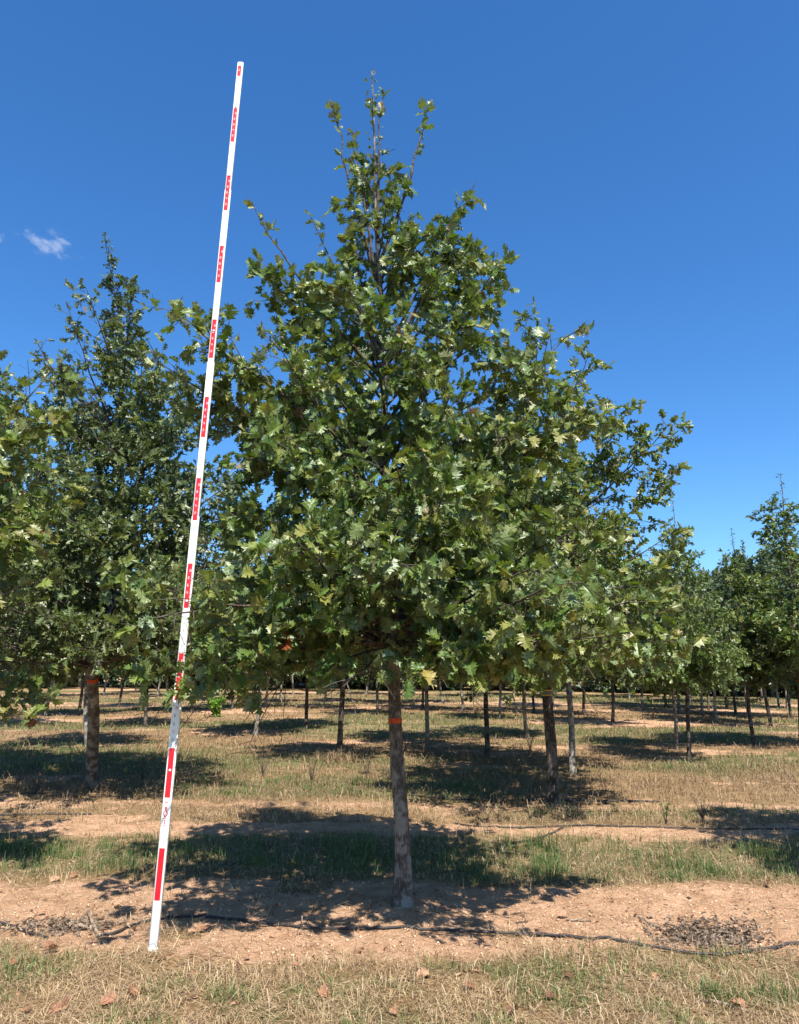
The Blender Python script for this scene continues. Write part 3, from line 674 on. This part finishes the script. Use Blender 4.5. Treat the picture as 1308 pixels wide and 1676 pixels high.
def sect(z0, z1, hw, hd, lip=True):
    k = 28; zs = [z0, z0 + .001, z1 - .006, z1 - .002, z1]; sc = [.96, 1, 1, .97, .88]
    V = []; 
    for z, s in zip(zs, sc):
        o = oval(hw * s, hd * s, k); V.append(np.column_stack([o, np.full(k, z)]))
    V.append(np.array([[0, 0, z1]])); V = np.concatenate(V); Q = []
    for i in range(4):
        for j in range(k): Q.append((i * k + j, i * k + (j + 1) % k, (i + 1) * k + (j + 1) % k, (i + 1) * k + j))
    T = [(4 * k + j, 4 * k + (j + 1) % k, 5 * k) for j in range(k)]
    return V, [np.array(Q), np.array(T)]
def at_h(f):          # half-width of the section carrying foot mark f
    for (a, b), hw in zip(secs, W):
        if a <= f < b + 1e-6: return hw
    return W[-1]
for (a, b), hw in zip(secs, W):
    V, g = sect(a * FT - (.0 if a == 0 else .03), b * FT, hw, hw * .52)
    so_ = obj('pole_section', mkmesh('pole_section', V, g, smooth=True, mats=(M_WHITE,)), root)
def plate(mb, x0, x1, z0, z1, hw, off=.0016, n=6):
    """thin sheet wrapped on the camera-facing side of the oval"""
    xs = np.linspace(x0, x1, n); e = 4.0; hd = hw * .52
    ys = -(hd * (1 - np.minimum(np.abs(xs) / hw, .999) ** e) ** (1 / e) + off)
    V = np.concatenate([np.column_stack([xs, ys, np.full(n, z0)]), np.column_stack([xs, ys, np.full(n, z1)])])
    i = np.arange(n - 1); q = np.stack([i, i + 1, i + n + 1, i + n], -1) + mb.n
    mb.V.append(V); mb.Q.append(q); mb.n += 2 * n
f = 1
while f < Lp / FT - .3:
    z1 = min(f + 1, Lp / FT - .12); cuts = [f] + [c for c in (5.35, 9.1, 12.9, 17.6) if f < c < z1] + [z1]
    mb = MB()
    for a, b in zip(cuts[:-1], cuts[1:]):
        hw = at_h((a + b) / 2); plate(mb, -hw * .62, hw * .60, a * FT, b * FT, hw)
    me_ = mb.build('red_band', M_RED); obj('red_band', me_, root); f += 2
# inch ticks and small figures down the printed edge
SEG = {0: 'abcdef', 1: 'bc', 2: 'abged', 3: 'abgcd', 4: 'fgbc', 5: 'afgcd', 6: 'afgedc', 7: 'abc', 8: 'abcdefg', 9: 'abcdfg'}
def digit(mb, d, x, z, s, hw, off):
    t = s * .16; h = s; w_ = s * .55
    R = {'a': (0, w_, h - t, h), 'g': (0, w_, h / 2 - t / 2, h / 2 + t / 2), 'd': (0, w_, 0, t), 'f': (0, t, h / 2, h), 'b': (w_ - t, w_, h / 2, h), 'e': (0, t, 0, h / 2), 'c': (w_ - t, w_, 0, h / 2)}
    for c in SEG[d]:
        a, b, c0, c1 = R[c]; plate(mb, x + a, x + b, z + c0, z + c1, hw, off, 2)
tick = MB(); pale = MB()
for inch in range(36, int(Lp / .0254) - 2, 1):
    ft = inch / 12; hw = at_h(ft); red = int(ft) % 2 == 1; mb = pale if red else tick
    if inch >= 48 and inch % 2 == 0:
        v = inch % 12
        s = .019
        if v:
            ds = [int(c) for c in str(v)]
            for i, d in enumerate(ds): digit(mb, d, -hw * .30 + i * .013, inch * .0254 - .008, s, hw, .0026)
    if inch > 60: plate(mb, hw * .40, hw * .58, inch * .0254 - .001, inch * .0254 + .001, hw, .0026, 2)
M_TICK2 = flat_mat('worn_print', (.42, .40, .42), .5, .3, .05)
obj('scale_marks', tick.build('scale_marks', M_TICK2), root); obj('scale_marks', pale.build('scale_marks', flat_mat('pale_print', (.78, .45, .45), .5, .3, .05)), root)
# printed emblem: block, diamond ring, rounded frame and lines of small print
lg = MB(); hw = W[0]; zc = 2.60 * FT
plate(lg, -.009, .007, zc + .048, zc + .066, hw)
for sx, sz in ((-1, -1), (1, 1)): pass
def stroke(mb, p, q, wd, hw):
    p = np.array(p); q = np.array(q); d = norm(q - p); nn_ = np.array([-d[1], d[0]]) * wd / 2
    c = np.array([p + nn_, q + nn_, q - nn_, p - nn_])
    e = 4.0; hd = hw * .52; ys = -(hd * (1 - np.minimum(np.abs(c[:, 0]) / hw, .999) ** e) ** (1 / e) + .0018)
    mb.V.append(np.column_stack([c[:, 0], ys, c[:, 1]])); mb.Q.append(np.array([[3, 2, 1, 0]]) + mb.n); mb.n += 4
D4 = [(-.001, zc + .046), (.013, zc + .024), (-.001, zc + .002), (-.015, zc + .024)]
for i in range(4): stroke(lg, D4[i], D4[(i + 1) % 4], .0058, hw)
FR = [(-.015, zc - .004), (.012, zc - .004), (.012, zc - .046), (-.015, zc - .046)]
for i in range(4): stroke(lg, FR[i], FR[(i + 1) % 4], .0022, hw)
stroke(lg, (-.002, zc - .012), (-.002, zc - .040), .005, hw); stroke(lg, (-.008, zc - .018), (.005, zc - .018), .003, hw); stroke(lg, (-.007, zc - .034), (.004, zc - .034), .003, hw)
for i in range(5): stroke(lg, (-.013 + i * .006, zc - .056), (-.013 + i * .006, zc - .125), .0013, hw)
for i in range(3): stroke(lg, (-.012, zc + .088 + i * .004), (.010, zc + .088 + i * .004), .0016, hw)
obj('printed_emblem', lg.build('printed_emblem', M_PINK, False), root)
for fz, hw in ((3.55, W[0]), (7.15, W[1]), (13.7, W[3]), (20.05, W[4])):
    b = MB(); y0 = -hw * .52; b.tube([(0, y0 + .004, fz * FT), (0, y0 - .004, fz * FT), (0, y0 - .006, fz * FT)], [.0085, .0085, .006], 16, cap=True)
    obj('spring_button', b.build('spring_button', M_STEEL), root)
# moulded foot cap
V, g = sect(-.004, .035, W[0] * 1.05, W[0] * .56); obj('foot_cap', mkmesh('foot_cap', V, g, smooth=True, mats=(flat_mat('foot_cap', (.72, .72, .58), .5, .4, .15),)), root)

# ------------------------------------------------------------------ irrigation hoses
def hose(name, px, r, label, lift=.006, group=None, m=None):
    pts = np.array([gp(*p) for p in px]); t = np.linspace(0, 1, len(pts)); tt = np.linspace(0, 1, 140)
    # smooth interpolation (Catmull-Rom through the points)
    out = []
    n = len(pts)
    for u in tt:
        s = u * (n - 1); i = min(int(s), n - 2); f = s - i
        p0, p1, p2, p3 = pts[max(i - 1, 0)], pts[i], pts[i + 1], pts[min(i + 2, n - 1)]
        out.append(.5 * (2 * p1 + (p2 - p0) * f + (2 * p0 - 5 * p1 + 4 * p2 - p3) * f * f + (3 * p1 - p0 - 3 * p2 + p3) * f ** 3))
    out = np.array(out); z = ter(out[:, 0], out[:, 1]); z = np.convolve(np.pad(z, 9, 'edge'), np.ones(19) / 19, 'valid')
    out[:, 2] = np.maximum(z, ter(out[:, 0], out[:, 1]) - r * .3) + r + lift
    b = MB(); b.tube(out, r, 10, cap=True); o = obj(name, b.build(name, m or M_HOSE), None)
    tag(o, label, 'hose', group); return o
hose('irrigation_hose', [(160, 1532), (185, 1531), (235, 1513), (290, 1503), (350, 1503), (420, 1512), (500, 1521), (600, 1526), (720, 1527), (860, 1532), (1000, 1545), (1100, 1556), (1170, 1561), (1240, 1556), (1330, 1548)], .0085, 'black irrigation hose along the bare soil in front of the nearest trunk', group='black irrigation hoses')
hose('irrigation_hose', [(-20, 1513), (15, 1519), (45, 1527), (78, 1538)], .0085, 'short black hose end emerging at the left edge', group='black irrigation hoses')
hose('irrigation_hose', [(745, 1349), (790, 1354), (850, 1356), (930, 1352), (1010, 1354), (1120, 1357), (1240, 1359), (1330, 1361)], .0085, 'black irrigation hose behind the green grass strip, right side', group='black irrigation hoses')
hose('irrigation_hose', [(838, 1383), (868, 1378), (900, 1366), (922, 1354)], .0085, 'short curved hose looping forward from the second hose', group='black irrigation hoses')
hose('irrigation_hose', [(670, 1304), (740, 1309), (820, 1311), (905, 1312), (990, 1312), (1080, 1316)], .012, 'black hose passing the foot of the yellow-taped oak', group='black irrigation hoses')
hose('irrigation_hose', [(-30, 1337), (20, 1336), (70, 1335), (150, 1333)], .011, 'black hose lying on bare ground at left below the tall oak', group='black irrigation hoses')
M_STICK = bark_mat('dead_stick', (.10, .07, .05), (.26, .19, .13), (.45, .36, .28), 2)
for nm, px, r, lab in (('fallen_stick', [(143, 1495), (150, 1510), (158, 1528), (164, 1533)], .011, 'bent brown stick standing in litter left of the pole'),
                       ('fallen_stick', [(927, 1511), (945, 1510), (968, 1510)], .006, 'straight grey stick on the bare soil right of the nearest trunk'),
                       ('fallen_stick', [(1045, 1501), (1065, 1504), (1083, 1512)], .008, 'pale bleached stick at the edge of the litter hollow'),
                       ('fallen_stick', [(715, 1519), (760, 1521), (820, 1526), (885, 1533)], .005, 'long thin straw-coloured stick beside the front hose'),
                       ('fallen_stick', [(1150, 1640), (1190, 1648), (1235, 1662)], .007, 'dark twig lying in the front grass at lower right')):
    o = hose(nm, px, r, lab, m=M_STICK, group='fallen sticks'); o['category'] = 'stick'
    me_ = o.data

# ------------------------------------------------------------------ grass, straw and litter
def blades(name, x, y, h, wd, lean, rnd, m, rs, lie=0.0):
    n = len(x); z = ter(x, y); a = rs.uniform(0, 2 * pi, n); b = a + rs.normal(pi / 2, .5, n)
    d = np.stack([np.cos(a), np.sin(a), np.zeros(n)], -1); s = np.stack([np.cos(b), np.sin(b), np.zeros(n)], -1)
    p = np.stack([x, y, z - .004], -1); up = np.array([0, 0, 1.0])
    if lie > 0:
        el = rs.uniform(-.05, .35, n) * lie; m1 = p + d * (h * .5)[:, None] + up * (.012 + h * .5 * el)[:, None]; m2 = p + d * h[:, None] + up * (.008 + h * np.clip(el, -.02, 1) * .8)[:, None]; p = p + up * .012
    else:
        m1 = p + up * (h * .6)[:, None] + d * (h * lean * .3)[:, None]; m2 = p + up * (h * np.maximum(1 - .35 * lean, .15))[:, None] + d * (h * lean)[:, None]
    W_ = wd[:, None] * s
    V = np.stack([p - W_, p + W_, m1 + W_ * .8, m1 - W_ * .8, m2], 1).reshape(-1, 3); bs = (np.arange(n) * 5)[:, None]
    q = bs + np.array([[0, 1, 2, 3]]); t = bs + np.array([[3, 2, 4]])
    return mkmesh(name, V, [q, t], {'rnd': np.concatenate([rnd, rnd])}, False, (m,))

rs = np.random.RandomState(77)
def scatter(n, y0, y1, k=1.0, pad=.62):
    """points spread evenly over the visible wedge between two distances, denser near the eye"""
    u = rs.rand(n); y = y0 * (y1 / y0) ** u; x = rs.uniform(-1, 1, n) * (y * pad + .2); return x, y
parts = {'g': [], 's': [], 'l': []}
# green
x, y = scatter(600000, 3.3, 46); g, s = cover(x, y)
cl = sm(.40, .62, fbm(x * 4.5, y * 6, 91, 3)) 
k = rs.rand(len(x)) < np.clip(g, 0, 1) ** 1.2 * (.04 + 1.05 * cl) * np.where((y > 6) & (y < 9), .55 * (.35 + 1.1 * sm(.35, .6, fbm(x * 1.4, y * 2.2, 95, 3))), .62)
x, y = x[k], y[k]; tall = band(y, 6.4, 8.4, .3) * 1.0 + .5 * (y > 9)
h = rs.uniform(.03, .085, len(x)) * (1 + .9 * tall) * (.30 + 1.35 * fbm(x * 3.5, y * 3.5, 92, 3)) * rs.uniform(.6, 1.25, len(x)); wd = np.maximum(rs.uniform(.0016, .0032, len(x)), .00034 * y)
dry = np.clip(rs.beta(2, 3.2, len(x)) + .2 * (y < 5) + .08 * (y > 14), 0, 1)
go_ = obj('green_grass', blades('green_grass', x, y, h, wd, rs.uniform(.1, .9, len(x)), dry, M_GRASS, rs)); tag(go_, 'green grass growing in strips between the tree rows', 'grass', kind='stuff'); print('green', len(x))
# standing dry
x, y = scatter(560000, 3.3, 46); g, s = cover(x, y)
cl = sm(.35, .62, fbm(x * 5, y * 5, 93, 2))
k = rs.rand(len(x)) < (1 - s) ** 1.3 * (.25 + .9 * cl) * (1 - .3 * g) * np.where(y < 5.1, .42, np.where(y < 9, .32, .42))
x, y = x[k], y[k]; h = (.015 + rs.gamma(2.0, .020, len(x))) * (1 + 1.0 * band(y, 8.2, 60, 1) * rs.rand(len(x))); wd = np.maximum(rs.uniform(.0012, .0026, len(x)), .0003 * y)
go_ = obj('dry_grass', blades('dry_grass', x, y, h, wd, rs.uniform(.3, 2.2, len(x)), np.clip(rs.beta(2, 2, len(x)) - .30 * sm(8, 12, y), 0, 1), M_STRAW, rs)); tag(go_, 'short straw-coloured dry grass over the field', 'grass', kind='stuff'); print('dry', len(x))  # farther blades browner, with extra shading put into their colour
# lying straw
x, y = scatter(230000, 3.3, 22); g, s = cover(x, y); cl = sm(.3, .65, fbm(x * 3, y * 3, 94, 2))
k = rs.rand(len(x)) < (.10 + .8 * cl) * (1 - .72 * s); x, y = x[k], y[k]
h = .02 + rs.gamma(2.2, .032, len(x)); wd = np.maximum(rs.uniform(.0009, .0022, len(x)), .00022 * y)
go_ = obj('fallen_straw', blades('fallen_straw', x, y, h, wd, np.ones(len(x)), rs.beta(2, 1.8, len(x)), M_STRAW, rs, lie=1.0)); tag(go_, 'loose dry straw lying over the soil', 'straw', kind='stuff'); print('straw', len(x))

# small litter: broken leaf pieces
def litter(n, cx, cy, sx, sy, size, m, name, label, seed):
    r2 = np.random.RandomState(seed)
    x = np.clip(r2.normal(0, 1, n), -2.1, 2.1) * sx + cx; y = np.clip(r2.normal(0, 1, n), -2.1, 2.1) * sy + cy
    z = ter(x, y) + r2.uniform(.003, .03, n); pos = np.stack([x, y, z], -1)
    a = r2.uniform(0, 2 * pi, n); d = np.stack([np.cos(a), np.sin(a), r2.normal(0, .3, n)], -1)
    o = obj(name, leaves_mesh(name, pos, d, r2.normal(0, .4, (n, 3)) + [0, 0, 1], size * r2.uniform(.5, 1.3, n), r2.rand(n), 1, m, r2)); return tag(o, label, 'leaf litter', kind='stuff')
litter(1300, 2.06, 5.42, .18, .13, .035, M_LITTER, 'leaf_litter', 'grey-brown heap of broken dead leaves in a soil hollow at right', 1)
litter(380, -2.25, 5.50, .22, .08, .04, M_LITTER, 'leaf_litter', 'dark dead leaf litter gathered left of the pole foot', 2)
x, y = scatter(2600, 3.4, 12); n = len(x); a = rs.uniform(0, 6.28, n)
o = obj('leaf_crumbs', leaves_mesh('leaf_crumbs', np.stack([x, y, ter(x, y) + .008], -1), np.stack([np.cos(a), np.sin(a), rs.normal(0, .15, n)], -1), rs.normal(0, .35, (n, 3)) + [0, 0, 1], rs.uniform(.012, .04, n), rs.rand(n), 1, M_DEAD, rs)); tag(o, 'scattered brown crumbs of dead leaves over the ground', 'leaf litter', kind='stuff')
# clods on the bare strip
x, y = scatter(60000, 3.6, 11); g, s = cover(x, y); k = rs.rand(len(x)) < s * .35; x, y = x[k], y[k]; n = len(x)
oc = np.array([(1, 0, 0), (0, 1, 0), (-1, 0, 0), (0, -1, 0), (0, 0, 1), (0, 0, -.6)], float); of = np.array([(0, 1, 4), (1, 2, 4), (2, 3, 4), (3, 0, 4), (1, 0, 5), (2, 1, 5), (3, 2, 5), (0, 3, 5)])
sz = np.minimum(rs.gamma(1.3, .0036, n) + .002, .016)
V = np.stack([x, y, ter(x, y) + sz * .15], -1)[:, None] + oc[None] * sz[:, None, None] * rs.uniform(.6, 1.3, (n, 6, 1)) * [1, 1, .65]
m_c, n_c, b_c, o_c = mat('clod')
atc = node(n_c, 'ShaderNodeAttribute', attribute_name='rnd'); rc = ramp(n_c, [(0, (.33, .19, .105)), (.6, (.52, .33, .195)), (1, (.60, .40, .25))], atc.outputs['Fac']); n_c.links.new(rc.outputs[0], b_c.inputs['Base Color']); b_c.inputs['Roughness'].default_value = .95
o = obj('soil_crumbs', mkmesh('soil_crumbs', V.reshape(-1, 3), [(of[None] + (np.arange(n) * 6)[:, None, None]).reshape(-1, 3)], {'rnd': np.repeat(rs.rand(n), 8)}, True, (m_c,))); tag(o, 'small orange soil crumbs and pebbles on the bare strip', 'soil', kind='stuff')

# fallen whole leaves, each its own object
FL = [(95, 1556, .13, 'curled pair-like brown leaf left of the pole foot'), (75, 1559, .10, 'brown fallen leaf at the grass edge, lower left'), (322, 1526, .12, 'rust fallen leaf right of the pole foot'), (306, 1529, .07, 'small rust leaf scrap near the pole foot'),
      (100, 1640, .16, 'large pale tan fallen leaf at lower left'), (85, 1650, .12, 'tan fallen leaf overlapping the large pale one'), (40, 1655, .10, 'rust-brown leaf in the lower left corner grass'), (160, 1650, .11, 'brown curled leaf in the front grass'), (220, 1638, .13, 'brown folded leaf in front of the pole'),
      (392, 1585, .08, 'dark curled leaf in the front grass right of the pole'), (272, 1573, .06, 'small dark leaf just in front of the pole foot'), (198, 1569, .07, 'small dark leaf left in front of the pole foot'), (400, 1571, .05, 'tiny brown leaf in grass below the hose'),
      (520, 1640, .10, 'tan leaf in the front grass, centre left'), (490, 1590, .06, 'small brown leaf in the front grass, centre'), (705, 1602, .10, 'tan leaf in the front grass below the nearest trunk'), (925, 1603, .08, 'dark red leaf in the front grass, right of centre'),
      (780, 1627, .10, 'dark rust leaf in the front grass'), (890, 1638, .08, 'small maroon leaf in the bottom grass'), (850, 1660, .12, 'dark upright curled leaf at the bottom'), (1225, 1655, .10, 'brown leaf in the lower right grass'), (1130, 1470, .07, 'small brown leaf beyond the litter hollow'),
      (1262, 1455, .09, 'dark leaf at the right shade edge'), (912, 1506, .10, 'pinkish leaf at the tip of a stick on bare soil'), (100, 1440, .11, 'orange leaf on the bare ground at far left'), (125, 1432, .10, 'orange leaf beside another behind the left straw'), (185, 1485, .09, 'orange leaf caught in straw left of the pole'),
      (60, 1500, .08, 'tan leaf on straw at left'), (18, 1590, .08, 'brown leaf in the left border grass'), (590, 1560, .06, 'small rust leaf below the front hose'), (640, 1655, .09, 'rust leaf at the bottom centre'), (1075, 1600, .08, 'tan leaf in the right front grass')]
for k, (px, py, s, lab) in enumerate(FL):
    r2 = np.random.RandomState(500 + k); g = gp(px, py); a = r2.uniform(0, 6.28)
    me_ = leaves_mesh('fallen_leaf', np.array([[0, 0, 0.]]), np.array([[cos(a), sin(a), .15]]), np.array([[r2.normal(0, .3), r2.normal(0, .3) - .25, 1]]), np.array([s * .85]), np.array([.25 if 'dark' in lab or 'maroon' in lab else .5 + .4 * r2.rand()]), 0, M_DEAD, r2)
    tag(obj('fallen_leaf', me_, None, (g[0], g[1], g[2] + .022)), lab, 'leaf', 'fallen oak leaves on the ground')

# ------------------------------------------------------------------ weeds and sprouts
def sprout(px, py, H, R, n, leaf, m, label, name='weed', stems=6, seed=0, cat='weed', lod=1):
    r2 = np.random.RandomState(seed); g = gp(px, py); st = MB(); pos = []; dr = []
    for i in range(stems):
        a = i * 2.4 + r2.rand(); e = np.array([cos(a) * R * r2.uniform(.3, 1), sin(a) * R * r2.uniform(.3, 1), H * r2.uniform(.6, 1)])
        p = bez(np.array([0, 0, -.02]), np.array([e[0] * .3, e[1] * .3, e[2] * .6]), e, 6); st.tube(p, np.linspace(.006, .002, 6) * max(1, H), 4)
        for _ in range(n // stems):
            t = r2.uniform(.25, 1); q = p[int(t * 5)] + r2.normal(0, .03 * H, 3); pos.append(q); dr.append(norm(r2.normal(0, 1, 3)) + [0, 0, .3])
    root = bpy.data.objects.new(name, None); COL.objects.link(root); root.location = g; tag(root, label, cat)
    obj('stems', st.build('stems', M_TWIG if m is not M_FRESH else M_FRESH), root)
    if n:
        pos = np.array(pos); dr = np.array(dr); k = len(pos)
        obj('leaves', leaves_mesh('leaves', pos, dr, r2.normal(0, .5, (k, 3)) + [0, 0, .8], leaf * r2.uniform(.6, 1.2, k), r2.rand(k), lod, m, r2), root)
    return root
sprout(353, 1174, .85, .42, 260, .17, M_FRESH, 'bright green leafy sprout standing right of the measuring pole', 'green_sprout', 12, 3, 'sapling')
sprout(674, 1140, .9, .5, 90, .2, M_LEAF3, 'small dark sapling right behind the nearest trunk in the distance', 'sapling', 6, 4, 'sapling')
sprout(1090, 1350, .26, .06, 18, .05, M_GRASS, 'small upright green weed near the right hoses', 'weed', 3, 5)
for k, (px, py, H, R, lab) in enumerate(((510, 1285, .55, .22, 'tall dry weed stalks in front of the pale-foot oak'), (600, 1275, .5, .3, 'brown twiggy weed clump left of the nearest trunk'), (232, 1280, .45, .15, 'dry weed stalk left beside the measuring pole'), (430, 1270, .35, .15, 'thin dry weed in the left middle straw'), (868, 1230, .6, .25, 'dry forked weed left of the yellow-taped oak'), (60, 1300, .4, .2, 'dry weed by the tall left oak'), (640, 1280, .5, .28, 'brown weed clump directly behind the nearest trunk'), (1150, 1345, .3, .12, 'dry weed beside the right hose'))):
    sprout(px, py, H, R, 14, .03, M_STRAW, lab, 'dry_weed', 9, 40 + k)
# thicker tufts
def tuft(px, py, n, h, R, m, label, seed, name='grass_tuft'):
    r2 = np.random.RandomState(seed); g = gp(px, py); x = g[0] + r2.normal(0, R, n); y = g[1] + r2.normal(0, R * .7, n)
    o = obj(name, blades(name, x, y, h * r2.uniform(.5, 1.1, n), np.maximum(r2.uniform(.0018, .003, n), .0003 * g[1]), r2.uniform(.2, 1.1, n), r2.beta(2, 3, n), m, r2)); tag(o, label, 'grass tuft')
    me_ = o.data; co = np.empty(len(me_.vertices) * 3, np.float32); me_.vertices.foreach_get('co', co); co = co.reshape(-1, 3) - g.astype(np.float32); me_.vertices.foreach_set('co', co.ravel()); o.location = g
tuft(1165, 1635, 80, .12, .05, M_GRASS, 'blue-green grass tuft in the lower right grass', 1)
tuft(1290, 1640, 230, .13, .16, M_GRASS, 'bright green grass clump at the lower right edge', 2)
tuft(1195, 1560, 70, .08, .10, M_GRASS, 'green grass clump growing over the hose at right', 3)
tuft(1175, 1432, 160, .12, .13, M_GRASS, 'dense green grass clump beyond the litter hollow', 4)
tuft(555, 1248, 300, .28, .22, M_STRAW, 'pale dry grass tuft round the foot of the pale-foot oak', 5)
tuft(1105, 1443, 120, .11, .07, M_GRASS, 'small green clump at the edge of bare soil', 6)

# ------------------------------------------------------------------ small clouds
def cloud(px, py, D, sx, sy, sz, seed, label, dens):
    c = P(px, py, D)
    import bmesh
    bm = bmesh.new(); bmesh.ops.create_icosphere(bm, subdivisions=3, radius=1.0)
    me_ = bpy.data.meshes.new('cloud'); bm.to_mesh(me_); bm.free()
    m = bpy.data.materials.new('cloud_vapour'); m.use_nodes = True; n = m.node_tree; n.nodes.clear()
    o_ = n.nodes.new('ShaderNodeOutputMaterial'); pv = n.nodes.new('ShaderNodeVolumePrincipled'); pv.inputs['Color'].default_value = (1, 1, 1, 1); pv.inputs['Anisotropy'].default_value = -.2
    tc = n.nodes.new('ShaderNodeTexCoord')
    ln = n.nodes.new('ShaderNodeVectorMath'); ln.operation = 'LENGTH'; n.links.new(tc.outputs['Object'], ln.inputs[0])
    nz = node(n, 'ShaderNodeTexNoise', Scale=1.9, Detail=8.0, Roughness=.68); mp = node(n, 'ShaderNodeMapping'); mp.inputs['Location'].default_value = (seed, seed * .7, 0); mp.inputs['Scale'].default_value = (1.3, .6, .9); n.links.new(tc.outputs['Object'], mp.inputs[0]); n.links.new(mp.outputs[0], nz.inputs['Vector'])
    s1 = n.nodes.new('ShaderNodeMath'); s1.operation = 'MULTIPLY_ADD'; s1.inputs[1].default_value = -.36; s1.inputs[2].default_value = -.36; n.links.new(ln.outputs['Value'], s1.inputs[0])
    s2 = n.nodes.new('ShaderNodeMath'); s2.operation = 'ADD'; n.links.new(nz.outputs['Fac'], s2.inputs[0]); n.links.new(s1.outputs[0], s2.inputs[1])
    s3 = n.nodes.new('ShaderNodeMath'); s3.operation = 'MULTIPLY'; s3.use_clamp = False; s3.inputs[1].default_value = dens; n.links.new(s2.outputs[0], s3.inputs[0])
    s4 = n.nodes.new('ShaderNodeMath'); s4.operation = 'MAXIMUM'; s4.inputs[1].default_value = 0; n.links.new(s3.outputs[0], s4.inputs[0]); n.links.new(s4.outputs[0], pv.inputs['Density'])
    n.links.new(pv.outputs[0], o_.inputs['Volume']); me_.materials.append(m)
    o = obj('cloud', me_, None, c); o.scale = (sx, sy, sz); o.rotation_euler = (0, radians(24), 0)
    tag(o, label, 'cloud', kind='structure')
cloud(82, 396, 1000, 82, 40, 36, 3.0, 'small wispy white cloud high at left', .20)
cloud(-8, 392, 1000, 22, 20, 28, 8.0, 'faint cloud wisp at the left edge', .10)
